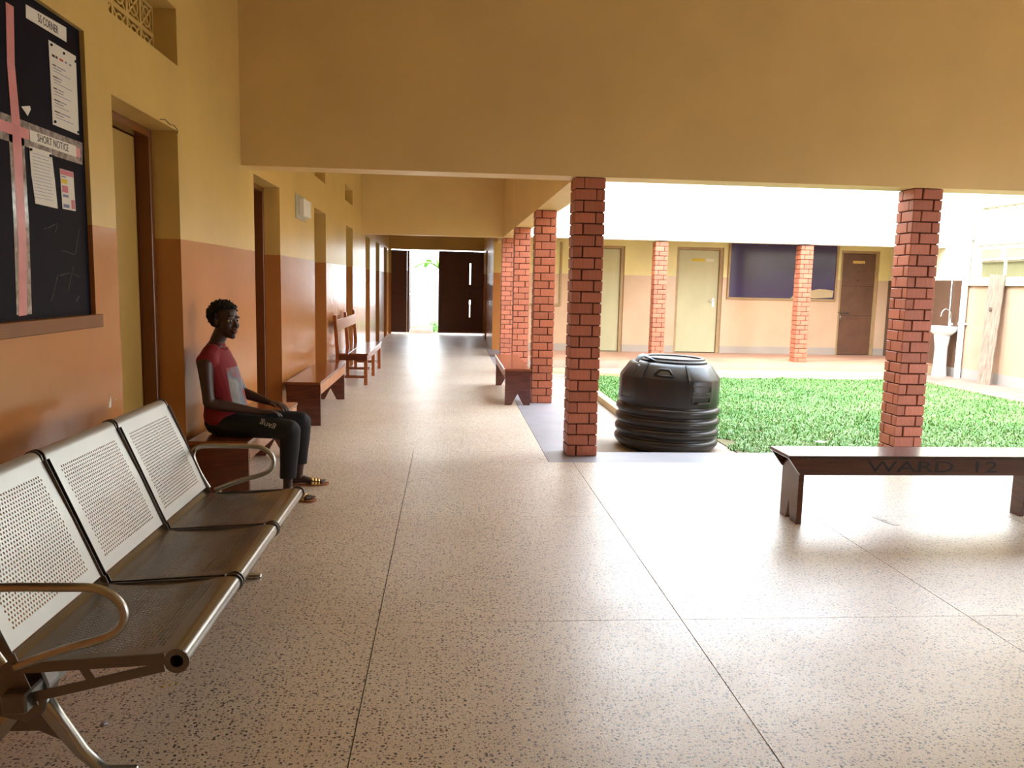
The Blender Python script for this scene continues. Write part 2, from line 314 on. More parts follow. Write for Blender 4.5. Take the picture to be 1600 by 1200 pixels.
def text(name, body, size, mtx, m, parent, width=None, ext=0.0004):
    cu = bpy.data.curves.new(name, 'FONT'); cu.body = body; cu.size = size; cu.align_x = 'CENTER'; cu.align_y = 'CENTER'; cu.extrude = ext; cu.resolution_u = 3
    t = bpy.data.objects.new(name, cu); COL.objects.link(t)
    dg = bpy.context.evaluated_depsgraph_get(); me = bpy.data.meshes.new_from_object(t.evaluated_get(dg)); bpy.data.objects.remove(t)
    sx = 1.0
    if width:
        xs = [v.co.x for v in me.vertices]; sx = width / (max(xs) - min(xs))
    o = bpy.data.objects.new(name, me); COL.objects.link(o); me.materials.clear(); me.materials.append(m)
    me.transform(Matrix(mtx) @ Matrix.Diagonal((sx, 1, 1, 1)))
    lo = Vector([min(v.co[i] for v in me.vertices) for i in range(3)])
    me.transform(Matrix.Translation(-lo)); o['kind'] = 'stuff'; o.location = lo - (wloc(parent) if parent else Vector((0, 0, 0))); o.parent = parent
    return o
def plane_mtx(loc, xdir, ydir):
    x = Vector(xdir).normalized(); y = Vector(ydir).normalized(); z = x.cross(y)
    m = Matrix((x, y, z)).transposed().to_4x4(); m.translation = Vector(loc); return m
def wall_boxes(mb, axis, p0, p1, a0, a1, z0, z1, holes):
    """wall slab between p0..p1 across, running a0..a1 along; holes = (a, b, zlo, zhi)"""
    cuts = sorted({a0, a1} | {h[0] for h in holes} | {h[1] for h in holes})
    for a, b in zip(cuts, cuts[1:]):
        if b <= a0 or a >= a1: continue
        mid = (a + b) / 2; hs = sorted([h for h in holes if h[0] < mid < h[1]], key=lambda h: h[2]); z = z0
        for h in hs + [(0, 0, z1, z1)]:
            if h[2] > z + 1e-6:
                if axis == 'y': mb.box(p0, p1, a, b, z, h[2])
                else: mb.box(a, b, p0, p1, z, h[2])
            z = h[3]
    return mb

# ------------------------------------------------------------------ setting: floors
WX = -1.70; BZ = 2.41; COURT = -0.22
fl = struct('floor', MB().box(-1.70, 8.6, -3.6, 7.02, -0.30, -0.014).box(-1.70, 1.37, 7.02, 23.2, -0.30, -0.014), M['joint'])
slab_cols = [-1.70, -0.295, 1.074, 2.444, 3.814, 5.184, 6.554, 7.924, 8.6]
slab_rows = [-3.6, -1.44, 0.17, 1.785, 3.395, 5.01, 6.60]
GAP = 0.0022
def floor_piece(name, x0, x1, y0, y1, m):
    return MB().box(x0 + GAP, x1 - GAP, y0 + GAP * .55, y1 - GAP * .55, -0.014, 0.0).build(name, m, fl)
for x0, x1 in zip(slab_cols, slab_cols[1:]):
    for y0, y1 in zip(slab_rows, slab_rows[1:]): floor_piece('floor_slab', x0, x1, y0, y1, M['terrazzo'])
floor_piece('floor_slab', -1.70, -0.295, 6.60, 7.02, M['terrazzo']); floor_piece('floor_slab', -0.295, 0.868, 6.60, 7.02, M['terrazzo'])
ys = [7.02, 8.49, 10.1, 11.7, 13.3, 14.9, 16.5, 18.1, 19.7, 21.3, 23.2]
for y0, y1 in zip(ys, ys[1:]): floor_piece('floor_slab', -1.70, 0.868 if y1 <= 18.2 else 1.0, y0, y1, M['terrazzo'])
floor_piece('border_slab', 0.868, 8.6, 6.60, 7.02, M['grey_cement'])
for y0, y1 in ((7.02, 9.9), (9.9, 13.3), (13.3, 16.0), (16.0, 18.1)): floor_piece('border_slab', 0.868, 1.37, y0, y1, M['grey_cement'])
# far verandah floor with its step, and the ground of the courtyard
vf = struct('floor_verandah', MB().box(1.37, 10.28, 16.0, 18.1, -0.02, 0.0), M['red_cement'])
MB().box(1.37, 4.9, 16.0, 16.02, -0.30, -0.02).build('step_face', M['cement'], vf)
MB().box(4.9, 10.28, 16.0, 16.02, -0.30, -0.02).build('step_face', M['pale_cement'], vf)
struct('ground_courtyard', MB().box(1.37, 10.28, 7.02, 16.0, -0.40, COURT), M['cement'])
ledge = MB(); ledge.prism([(15.96, COURT), (15.35, COURT), (15.35, COURT + .03), (15.96, COURT + .05)], 1.9, 9.1, 'x')
struct('trim_1', ledge, M['pale_cement'])
struct('trim_2', MB().box(9.08, 10.28, 7.02, 15.9, COURT, -0.185), M['apron_cement'])           # apron along the right wall
struct('ground_outside', MB().box(-30, 40, 23.4, 60, -0.42, -0.12), M['soil'])
struct('ground_entrance', MB().box(8.6, 40, -20, 7.0, -0.42, -0.12), M['cement'])

# ------------------------------------------------------------------ walls
DOORS = [(4.30, 5.29), (7.25, 8.33), (10.41, 11.37), (13.55, 14.48), (16.68, 17.60), (18.97, 20.0), (21.38, 22.36)]
VENTS = [(4.31, 5.33, 2.80, 3.14), (10.42, 11.36, 2.80, 3.06), (13.45, 14.49, 2.80, 3.06)]
holes = [(a, b, 0.0, 2.40) for a, b in DOORS] + VENTS + [(1.0, 4.02, 1.31, 2.62)]
wl_ = struct('wall_left', wall_boxes(MB(), 'y', -2.0, WX, -3.6, 23.5, -0.3, 4.35, holes), M['wall'])
struct('wall_left_light_stop', MB().box(-2.9, -2.8, -3.6, 23.5, 0, 4.35).box(-2.9, -2.0, -3.6, 23.5, 4.35, 4.45).box(-2.9, -2.0, 23.5, 23.6, 0, 4.35).box(-2.9, -2.0, -3.7, -3.6, 0, 4.35).box(-2.9, -2.0, -3.6, 23.5, -.3, -.05), M['dark'])  # unseen dark box, closed to keep sky light out behind doors and vents
struct('wall_near', MB().box(-2.0, 8.6, -3.8, -3.6, -0.3, 4.35), M['wall'])
struct('wall_end', wall_boxes(MB(), 'x', 23.2, 23.45, -2.0, 1.3, -0.3, 3.75, [(-1.64, 1.07, -0.3, 2.41)]), M['wall'])
struct('wall_right_corridor', wall_boxes(MB(), 'y', 1.0, 1.3, 18.1, 23.2, -0.3, 3.75, [(20.9, 21.9, 0, 2.35)]), M['wall'])
struct('wall_far', wall_boxes(MB(), 'x', 18.1, 18.35, 1.3, 10.28, -0.3, 3.8,
       [(3.02, 3.99, 0, 2.40), (5.20, 6.30, 0, 2.42), (9.10, 10.03, 0, 2.43)]), M['wall_far'])
struct('wall_side', MB().box(10.28, 10.55, 15.22, 18.35, -0.4, 4.6), M['wall_side'])
WIN = (12.0, 14.98, 1.76, 2.43)
struct('wall_right', wall_boxes(MB(), 'y', 10.28, 10.55, 6.0, 15.22, -0.4, 4.6, [WIN, (11.3, 14.97, 2.885, 3.145)]), M['wall_outside'])
struct('trim_3', MB().box(10.22, 10.28, 6.0, 15.22, 1.655, 1.73), M['wall_outside'])
struct('beam_main', MB().box(WX, 8.6, 6.83, 7.12, BZ, 4.35), M['beam'])
struct('beam_corridor', MB().box(1.07, 1.36, 7.12, 18.1, BZ, 3.75), M['beam'])
struct('beam_cross', MB().box(WX, 1.07, 16.05, 16.34, BZ, 3.75), M['beam'])
struct('beam_verandah', MB().box(1.36, 10.28, 16.0, 16.28, 2.43, 3.85), M['fascia'])
struct('wall_unseen_opening', wall_boxes(MB(), 'y', 8.3, 8.6, -3.6, 6.83, -0.3, 4.35, [(1.6, 5.8, 0, 2.35)]), M['wall'])  # unseen lobby wall; opening sized for the light it lets in
struct('ceiling', MB().box(-2.0, 8.9, -3.8, 7.5, 4.35, 4.5), M['ceiling'])
struct('ceiling_corridor', MB().box(-2.0, 1.75, 7.5, 23.6, 3.75, 3.9), M['ceiling'])
struct('ceiling_verandah', MB().box(1.75, 10.55, 15.7, 18.6, 3.85, 4.0), M['ceiling'])
MB().prism([(4.137, .905), (4.150, .87), (4.146, .835), (4.118, .834), (4.124, .862), (4.133, .87)], WX, WX + .0015, 'x').build('paint_chip', M['paper'], wl_)
MB().prism([(4.20, .868), (4.207, .872), (4.205, .858)], WX, WX + .0015, 'x').build('paint_chip', M['paper'], wl_)

# doors in the left wall: frame set deep in the reveal, leaf behind it
def wall_door(n, a, b, leafmat, x=-1.70, top=2.40, label=None):
    d = empty('door_%d' % n, (x - .2, (a + b) / 2, 0)); d['kind'] = 'structure'
    X0, X1 = x - .26, x - .155
    f = MB(); f.box(X0, X1, a, a + .05, 0, top).box(X0, X1, b - .05, b, 0, top).box(X0, X1, a + .05, b - .05, top - .05, top)
    f.box(X0, X0 + .02, a + .05, a + .075, 0, top - .05).box(X0, X0 + .02, b - .075, b - .05, 0, top - .05)
    f.build('door_frame', M['frame'], d, bevel=.004)
    l = MB().box(X0 - .02, X0 + .02, a + .055, b - .055, .01, top - .056).build('door_leaf', leafmat, d, bevel=.003)
    return d
for i, (a, b) in enumerate(DOORS):
    wall_door(i + 1, a, b, M['door_olive'] if i == 0 else M['door_dark'])
d = empty('door_8', (1.2, 21.4, 0)); d['kind'] = 'structure'
MB().box(1.12, 1.2, 20.9, 20.95, 0, 2.35).box(1.12, 1.2, 21.85, 21.9, 0, 2.35).box(1.12, 1.2, 20.95, 21.85, 2.3, 2.35).build('door_frame', M['frame'], d)
MB().box(1.16, 1.2, 20.95, 21.85, 0, 2.3).build('door_leaf', M['door_dark'], d)

# far doors (facing the camera)
def far_door(n, x0, x1, top, leafmat, framemat):
    d = empty('door_%d' % n, ((x0 + x1) / 2, 18.2, 0)); d['kind'] = 'structure'; Y0 = 18.13
    MB().box(x0, x0 + .06, Y0, Y0 + .12, 0, top).box(x1 - .08, x1, Y0, Y0 + .12, 0, top).box(x0 + .06, x1 - .08, Y0, Y0 + .12, top - .06, top).build('door_frame', framemat, d, bevel=.004)
    l = MB().box(x0 + .065, x1 - .085, Y0 + .05, Y0 + .09, .012, top - .065).build('door_leaf', leafmat, d, bevel=.003)
    return d, l
d0, l0 = far_door(9, 3.02, 3.99, 2.40, M['door_far'], M['frame_far'])
dA, lA = far_door(10, 5.20, 6.30, 2.42, M['door_far'], M['frame_far'])
MB().box(6.10, 6.135, 18.165, 18.18, 1.07, 1.26).build('lock_plate', M['chrome'], lA)
MB().tube([(6.118, 18.165, 1.2), (6.118, 18.12, 1.2), (5.99, 18.12, 1.195)], .011, 8).build('door_handle', M['chrome'], lA, smooth=True)
MB().box(5.57, 5.87, 18.17, 18.18, 2.10, 2.165).build('name_plate', M['yellow'], lA)
MB().box(5.90, 6.09, 18.17, 18.18, 2.10, 2.165).build('name_plate', M['paper'], lA)
dB, lB = far_door(11, 9.10, 10.03, 2.43, M['door_brown'], M['frame_far'])
lB.location.y -= .035
for z in (.93, 1.62): MB().box(9.17, 9.94, 18.139, 18.147, z - .006, z).build('panel_groove', M['dark'], lB)
MB().box(9.40, 9.69, 18.13, 18.145, 2.14, 2.20).build('name_plate', M['gold'], lB)
MB().tube([(9.11, 18.12, .99), (9.38, 18.12, .99)], .012, 8).build('sliding_bolt', M['steel_dark'], lB)
pl = MB().box(9.155, 9.205, 18.09, 18.115, .80, .87); pl.tube([(9.165, 18.1, .87), (9.165, 18.1, .91), (9.18, 18.1, .925), (9.195, 18.1, .91), (9.195, 18.1, .87)], .005, 6)
pl.build('padlock', M['chrome'], lB)
for z in (1.8, 2.0): MB().ball((9.55, 18.14, z - .05), .012).build('door_stud', M['dark'], lB)

# far boards
def board_far(x0, x1, z0, z1, name, label, m):
    t = empty(name, ((x0 + x1) / 2, 18.1, z0))
    MB().box(x0 + .05, x1 - .05, 18.085, 18.1, z0 + .05, z1).build('board_panel', m, t)
    MB().box(x0, x0 + .05, 18.06, 18.1, z0, z1).box(x1 - .05, x1, 18.06, 18.1, z0, z1).box(x0 + .05, x1 - .05, 18.06, 18.1, z0, z0 + .05).build('board_frame', M['frame_far'], t, bevel=.004)
    return tag(t, label, 'notice board')
bb = board_far(6.40, 9.02, 1.25, 2.60, 'notice_board', 'large purple-blue notice board on the far verandah wall, behind a brick column', M['purple'])
tp = MB()
tp.prism([(7.92, 1.30), (8.15, 1.31), (8.3, 1.325), (8.5, 1.31), (8.93, 1.34), (8.95, 1.50), (8.78, 1.52), (8.6, 1.53), (8.45, 1.50), (8.3, 1.44), (8.05, 1.42)], 18.074, 18.085, 'y')
tp.build('torn_paper', M['pale_cement'], bb)
board_far(1.55, 2.55, 1.02, 2.45, 'notice_board', 'tall narrow-framed pale board on the far wall, seen between the brick columns', M['wall_far'])

struct('wall_far_light_stop', MB().box(1.3, 10.28, 18.36, 18.42, -.3, 3.8), M['dark'])  # unseen dark sheet added to stop sky light leaking under the far doors
# ------------------------------------------------------------------ breeze-block vents
def vent(a, b, z0, z1, x, nx, nz, label, sgn=-1, group=None):
    t = empty('ventilation_grille', (x, (a + b) / 2, z0)); tag(t, label, 'vent', group)
    xa = x; xb_ = x + .06 * sgn; w = (b - a) / nx; h = (z1 - z0) / nz
    lo, hi = min(xa, xb_), max(xa, xb_)
    proto = None
    for i in range(nx):
        for k in range(nz):
            y0 = a + i * w; zz = z0 + k * h
            if proto is None:
                m = MB(); e = .014; m.box(lo, hi, y0, y0 + w, zz, zz + e).box(lo, hi, y0, y0 + w, zz + h - e, zz + h).box(lo, hi, y0, y0 + e, zz + e, zz + h - e).box(lo, hi, y0 + w - e, y0 + w, zz + e, zz + h - e)
                cy, cz = y0 + w / 2, zz + h / 2
                for sg in (1, -1):
                    ang = math.atan2(h - e, w - e) * sg
                    L = math.hypot(h, w) / 2 - e * .7
                    R = Matrix.Translation((0, cy, cz)) @ Matrix.Rotation(ang, 4, 'X')
                    m.box(lo + .004, hi - .004, -L, L, -.008, .008, R)
                ring = []; rr = min(w, h) * .36
                n = 14
                for q in range(n):
                    a0, a1 = 2 * PI * q / n, 2 * PI * (q + 1) / n
                    vs = [(xx, cy + math.cos(an) * r_ * 1.15, cz + math.sin(an) * r_) for xx in (lo + .002, hi - .002) for an in (a0, a1) for r_ in (rr - .012, rr)]
                    m.add(vs, [(0, 1, 3, 2), (4, 6, 7, 5), (1, 5, 7, 3), (0, 2, 6, 4)])
                proto = m.build('vent_block', M['wall'] if sgn < 0 else M['wall_outside'], t, fix=False); base = proto.location.copy()
            else:
                o = proto.copy(); COL.objects.link(o); o.location = base + Vector((0, i * w, k * h)); o.parent = t
    return t
vent(4.31, 5.33, 2.80, 3.14, -1.84, 5, 2, 'cream pierced-block vent high above the first door, nearest the notice board')
vent(10.42, 11.36, 2.80, 3.06, -1.84, 5, 2, 'small vent opening with pierced blocks over the third door, partly behind the beam')
vent(13.45, 14.49, 2.80, 3.06, -1.84, 5, 2, 'farthest vent opening in the left wall, above the fourth door')
vent(11.3, 14.97, 2.885, 3.145, 10.34, 15, 2, 'long white pierced-block vent above the window across the courtyard', sgn=1)

# window in the right wall
wi = empty('window_1', (10.4, 13.5, 1.76)); wi['kind'] = 'structure'
fr = MB(); fr.box(10.33, 10.39, 12.0, 14.98, 2.37, 2.43).box(10.33, 10.39, 12.0, 14.98, 1.76, 1.82).box(10.33, 10.39, 12.0, 14.98, 2.105, 2.14)
muls = [12.0, 12.74, 13.48, 14.22, 14.92]
for y in muls: fr.box(10.328, 10.392, y, y + .06, 1.76, 2.43)
fr.build('window_frame', M['white_frame'], wi)
for y0, y1 in zip(muls, muls[1:]):
    a, b = y0 + .06, y1
    R = Matrix.Translation((10.325, 0, 2.37)) @ Matrix.Rotation(math.radians(9), 4, 'Y')
    s = MB(); hh = .24
    for (p, q, r, t_) in ((a, b, -hh, -hh + .035), (a, b, -.035, 0), (a, a + .035, -hh + .035, -.035), (b - .035, b, -hh + .035, -.035)): s.box(-.03, 0, p, q, r, t_, R)
    sh = s.build('window_sash', M['white_frame'], wi)
    MB().box(-.018, -.012, a + .035, b - .035, -hh + .035, -.035, R).build('pane', M['pane'], sh)
    MB().box(10.35, 10.356, a, b, 1.82, 2.105).build('pane', M['pane'], wi)
MB().box(10.47, 10.5, 12.0, 14.98, 1.76, 2.43).build('curtain', M['curtain'], wi)

# ------------------------------------------------------------------ brick columns
def brick_mesh(name, L, W, h, seed):
    rnd = random.Random(seed); mb = MB().box(-L / 2, L / 2, -W / 2, W / 2, 0, h)
    me = mb.mesh(name, (0, 0, 0), bevel=.004)
    for v in me.vertices: v.co += Vector([rnd.uniform(-.0012, .0012) for _ in range(3)])
    me.materials.append(M['brick']); return me
CW, CH = 0.262, 0.0964
BL, BW, BG = 0.180, 0.072, 0.010
bricks = [brick_mesh('brick', BL, BW, CH - .0105, s) for s in range(5)]
def brick_column(x0, y0, label, courses=25, group=None, z0=0.0):
    t = empty('brick_column', (x0 + CW / 2, y0 + CW / 2, z0)); tag(t, label, 'column', group)
    r = .012; H = courses * CH + (BZ - 25 * CH)
    MB().box(x0 + r, x0 + CW - r, y0 + r, y0 + CW - r, z0, z0 + courses * CH).build('mortar_core', M['mortar'], t)
    for c in range(courses):
        for k in range(4):
            # pinwheel bond; the hand flips each course
            off = (CW - BW) / 2; sh = (CW - BL) / 2
            px, py = (-sh, -off) if c % 2 else (sh, -off)
            ang = k * PI / 2
            x = px * math.cos(ang) - py * math.sin(ang); y = px * math.sin(ang) + py * math.cos(ang)
            o = bpy.data.objects.new('brick', random.choice(bricks)); COL.objects.link(o); o.parent = t
            o.location = (x + random.uniform(-.0025, .0025), y + random.uniform(-.0025, .0025), c * CH + .004)
            o.rotation_euler = (0, 0, ang + random.uniform(-.012, .012) + (PI if random.random() < .5 else 0))
    return t
brick_column(1.06, 6.85, 'red brick column at the corner of corridor and lobby, nearest the camera')
brick_column(4.065, 6.85, 'red brick column at the right edge of the courtyard, behind the long bench')
brick_column(1.065, 9.97, 'brick column right beside the small bench in the corridor')
brick_column(1.065, 13.12, 'brick column, second behind the near corner column on the corridor edge')
brick_column(1.07, 16.25, 'farthest brick column along the corridor edge, next to the pale wall end')
brick_column(4.16, 16.04, 'brick column of the far verandah rising behind the black tank')
brick_column(7.20, 16.04, 'pale red brick column of the far verandah in front of the purple board')

# ------------------------------------------------------------------ benches
def vpanel(mb, a0, a1, p0, p1, z1, notch_w, notch_h, axis):
    """end panel with an inverted V cut in the foot: spans a0..a1 across, thickness p0..p1"""
    c = (a0 + a1) / 2
    mb.prism([(a0, 0), (c - notch_w, 0), (c, notch_h)] + [(c, z1), (a0, z1)], p0, p1, axis)
    mb.prism([(c, notch_h), (c + notch_w, 0), (a1, 0), (a1, z1), (c, z1)], p0, p1, axis)
    return mb
def bench_y(x0, x1, y0, y1, label, ma, mtop, medge, side, h=.455, apron=.10, notch=(.075, .14)):
    """bench running along the corridor; side = +1 if the open side faces +x"""
    t = empty('wooden_bench', ((x0 + x1) / 2, (y0 + y1) / 2, 0)); tag(t, label, 'bench')
    MB().box(x0, x1, y0, y1, h - .028, h).build('seat', mtop, t, bevel=.004)
    for y in (y0 + .02, y1 - .055): vpanel(MB(), x0 + .012, x1 - .004, y, y + .035, h - .028, notch[0], notch[1], 'y').build('end_panel', ma, t)
    for x, nm in ((x1 - .022, 'apron'), (x0 + .004, 'apron')):
        MB().prism([(y0 + .02, h - .028), (y1 - .02, h - .028), (y1 - .06, h - .028 - apron), (y0 + .06, h - .028 - apron)], x, x + .02, 'x').build(nm, medge if (x > x0 + .1) == (side > 0) else ma, t)
    return t
b1 = bench_y(-1.655, -1.275, 5.16, 6.86, 'dark wooden bench against the left wall that the seated person sits on', M['wood_dark'], M['wood_mid'], M['wood_edge'], 1)
b2 = bench_y(-1.655, -1.295, 8.22, 10.18, 'brown wooden bench by the left wall with a worn pale front edge', M['wood_dark'], M['wood_mid'], M['wood_edge'], 1, h=.455)
b3 = bench_y(.70, 1.03, 9.76, 11.75, 'small dark wooden bench beside the brick column on the right of the corridor', M['wood_dark'], M['wood_mid'], M['wood_edge'], -1, apron=.085)

# long bench in the foreground, running across
def bench_front():
    t = empty('wooden_bench', (3.08, 4.95, 0)); tag(t, 'long near-black wooden bench in the right foreground with painted lettering on its front board', 'bench')
    h = .455; x0, x1, y0, y1 = 2.165, 4.02, 4.80, 5.115
    MB().box(x0, x1, y0, y1, h - .022, h).build('seat', M['wood_black'], t, bevel=.004)
    ap = MB().prism([(x0 + .005, h - .022), (x1 - .005, h - .022), (x1 - .08, h - .125), (x0 + .08, h - .125)], y0 + .004, y0 + .03, 'y').build('apron', M['wood_apron'], t)
    MB().prism([(x0 + .005, h - .022), (x1 - .005, h - .022), (x1 - .08, h - .125), (x0 + .08, h - .125)], y1 - .03, y1 - .004, 'y').build('apron', M['wood_black'], t)
    for x in (x0 + .085, x1 - .125): vpanel(MB(), y0 + .03, y1 - .03, x, x + .035, h - .022, .035, .13, 'x').build('leg', M['wood_dark'], t)
    text('lettering', 'WARD  12', .105, plane_mtx((3.128, y0 + .003, h - .072), (1, 0, 0), (0, 0, 1)), M['ink'], ap, width=.88)
bench_front()

def bench_back():
    t = empty('bench_with_backrest', (-1.38, 12.7, 0)); tag(t, 'orange-brown wooden bench with backrest, farthest bench along the left wall', 'bench')
    x0, x1, y0, y1, h = -1.60, -1.13, 11.5, 13.85, .46; m = M['wood_orange']
    for a, a2 in ((x0, x0 + .19), (x0 + .19, x1)):
        MB().box(a + .004, a2 - .004, y0, y1, h - .024, h).build('seat_plank', M['wood_mid'], t, bevel=.003)
    for y in (y0 + .03, (y0 + y1) / 2, y1 - .08):
        MB().box(x1 - .07, x1 - .02, y, y + .05, 0, h - .024).build('leg', m, t, bevel=.003)
        MB().prism([(x0 + .0, 0), (x0 + .05, 0), (x0 + .055, h), (x0 + .01, 1.0), (x0 - .035, 1.0), (x0, h)], y, y + .045, 'y').build('back_post', m, t)
        MB().box(x0 + .05, x1 - .07, y + .01, y + .04, .10, .14).build('stretcher', M['wood_mid'], t)
    MB().box(x1 - .075, x1 - .05, y0 + .08, y1 - .08, .12, .16).build('stretcher', M['wood_mid'], t)
    MB().box(x1 - .045, x1 - .02, y0 + .08, y1 - .08, h - .10, h - .024).build('apron', m, t)
    MB().box(x0 + .05, x1 - .02, y0 + .005, y0 + .03, h - .10, h - .024).build('apron', M['wood_dark'], t)
    MB().prism([(x0 + .005, .77), (x0 + .028, .77), (x0 + .018, .93), (x0 - .005, .93)], y0 + .01, y1 - .01, 'y').build('back_rail', m, t)
bench_back()

# ------------------------------------------------------------------ steel waiting bench with perforated panels
def perforated(rows, u0, u1, v0, v1, margin_u, mv0, mv1, p, r, prof):
    """sheet over u (along y) and v (arc length along the profile), holes staggered; prof(v)->(x,z)"""
    m = MB()
    def P(u, v): x, z = prof(v); return (x, u, z)
    U0, U1 = u0 + margin_u, u1 - margin_u; V0, V1 = v0 + mv0, v1 - mv1
    nu = int((U1 - U0) / p); nv = int((V1 - V0) / (p * .88)); pu = (U1 - U0) / nu; pv = (V1 - V0) / nv
    verts = []; idx = {}
    def vid(u, v):
        k = (round(u * 1e5), round(v * 1e5))
        if k not in idx: idx[k] = len(m.v); m.v.append(Vector(P(u, v)))
        return idx[k]
    for j in range(nv):
        off = pu / 2 if j % 2 else 0
        va, vb = V0 + j * pv, V0 + (j + 1) * pv; vc = (va + vb) / 2
        for i in range(nu - (1 if j % 2 else 0)):
            ua = U0 + i * pu + off; ub = ua + pu; uc = (ua + ub) / 2
            outer = [(uc, vb), (ub, vb), (ub, va), (uc, va), (ua, va), (ua, vb)]
            inner = [(uc + r * math.cos(math.radians(d)), vc + r * math.sin(math.radians(d))) for d in (90, 30, -30, -90, -150, 150)]
            o = [vid(*q) for q in outer]; n = [vid(*q) for q in inner]
            for k in range(6): m.f.append((n[k], n[(k + 1) % 6], o[(k + 1) % 6], o[k]))
        if j % 2:
            for ua, ub in ((U0, U0 + pu / 2), (U1 - pu / 2, U1)): m.f.append((vid(ua, va), vid(ub, va), vid(ub, vb), vid(ua, vb)))
    # plain margins
    for ua, ub in ((u0, U0), (U1, u1)):
        for j in range(nv): m.f.append((vid(ua, V0 + j * pv), vid(ub, V0 + j * pv), vid(ub, V0 + (j + 1) * pv), vid(ua, V0 + (j + 1) * pv)))
    def strip(a, b, n):
        for k in range(n):
            va, vb = a + (b - a) * k / n, a + (b - a) * (k + 1) / n; m.f.append((vid(u0, va), vid(u1, va), vid(u1, vb), vid(u0, vb)))
    strip(v0, V0, max(2, int((V0 - v0) / .012))); strip(V1, v1, max(2, int((v1 - V1) / .006)))
    return m
def arc_profile(pts):
    pts = [Vector(p) for p in pts]; ls = [0]
    for a, b in zip(pts, pts[1:]): ls.append(ls[-1] + (b - a).length)
    def f(v):
        for i in range(len(pts) - 1):
            if v <= ls[i + 1] or i == len(pts) - 2:
                t = (v - ls[i]) / (ls[i + 1] - ls[i]); q = pts[i].lerp(pts[i + 1], t); return (q.x, q.y)
    return f, ls[-1]
def steel_bench():
    t = empty('waiting_bench', (-1.1, 3.16, 0)); tag(t, 'steel three-seat waiting bench with perforated seats and backs, left foreground', 'bench')
    # seat profile (x,z) rear to front, rolled over a tube at the front edge
    R = .030; sp_ = [(-1.232, .424), (-1.21, .408), (-1.15, .404), (-1.0, .408), (-.86, .420), (-.775, .434)]
    cx, cz = -.765, .405
    sp_ += [(cx + R * math.cos(a), cz + R * math.sin(a)) for a in np.radians(np.arange(75, -200, -18))]
    sprof, sl = arc_profile(sp_)
    dx, dz = -.185, .43; n = Vector((dx, dz)).normalized(); bx, bz = -1.222, .435
    bp_ = [(bx, bz), (bx + dx * .5 + .004, bz + dz * .5), (bx + dx, bz + dz)]
    c2 = Vector((bx + dx, bz + dz)) + Vector((-n.y, n.x)) * R * -1
    # roll backwards over the top
    cc = Vector((bx + dx, bz + dz)) + Vector((-.92, -.39)).normalized() * R
    a0 = math.atan2(bz + dz - cc.y, bx + dx - cc.x)
    bp_ += [(cc.x + R * math.cos(a0 + a), cc.y + R * math.sin(a0 + a)) for a in np.radians(np.arange(18, 215, 18))]
    bprof, bl = arc_profile(bp_)
    seat0 = back0 = None
    W = .588; starts = [2.245, 2.868, 3.490]
    for y in starts:
        if seat0 is None:
            m = perforated(0, y, y + W, 0, sl, .045, .085, .20, .0150, .0046, sprof)
            seat0 = m.build('seat_panel', M['panel_steel'], t, fix=False, smooth=50)
            m = perforated(0, y, y + W, 0, bl, .05, .045, .155, .0150, .0047, bprof)
            back0 = m.build('back_panel', M['panel_white'], t, fix=False, smooth=50)
            for o in (seat0, back0):
                so = o.modifiers.new('thickness', 'SOLIDIFY'); so.thickness = .0022; so.offset = -1 if o is back0 else 1; es = o.modifiers.new('edges', 'EDGE_SPLIT'); es.split_angle = math.radians(50)
        else:
            for o0 in (seat0, back0):
                o = o0.copy(); COL.objects.link(o); o.location = o0.location + Vector((0, y - starts[0], 0)); o.parent = t
    # side brackets: dark plates that carry seat and back, with ring at the front
    def ringplate(yc):
        m = MB(); n_ = 18; th = .006
        out = []
        for k in range(n_):
            a0, a1 = 2 * PI * k / n_, 2 * PI * (k + 1) / n_
            vs = [(cx + math.cos(a) * r_, yy, cz + math.sin(a) * r_) for yy in (yc, yc + th) for a in (a0, a1) for r_ in (.019, .036)]
            m.add(vs, [(0, 1, 3, 2), (4, 6, 7, 5), (1, 5, 7, 3), (0, 2, 6, 4)])
        # web: top chord, bottom chord and two struts leaving windows between them
        def bar(p, q, w0, w1, i_=0.0):
            p, q = Vector(p), Vector(q); d = (q - p).normalized(); nn = Vector((-d.y, d.x)); m.prism([p + nn * w0, q + nn * w1, q - nn * w1, p - nn * w0], yc + i_, yc + th - i_, 'y')
        bar((-1.25, .388), (-.80, .412), .016, .016); bar((-1.20, .295), (-.80, .388), .014, .014, .0006)
        bar((-1.0, .345), (-1.03, .40), .012, .012, .0012)
        bar((-1.19, .27), (-1.23, .43), .04, .022, .0018)
        bar((-1.225, .42), (-1.405, .85), .016, .016, .0024)
        q = [(-1.405 - .03 + .034 * math.cos(a), .855 + .034 * math.sin(a)) for a in np.radians(np.arange(0, 360, 30))]; m.prism(q, yc, yc + th, 'y')
        return m
    for y in (2.236, 2.838, 2.861, 3.461, 3.483, 4.083): ringplate(y).build('side_bracket', M['steel_dark'], t)
    MB().box(-1.235, -1.165, 2.20, 4.13, .27, .33).build('beam', M['steel_dark'], t, bevel=.006)
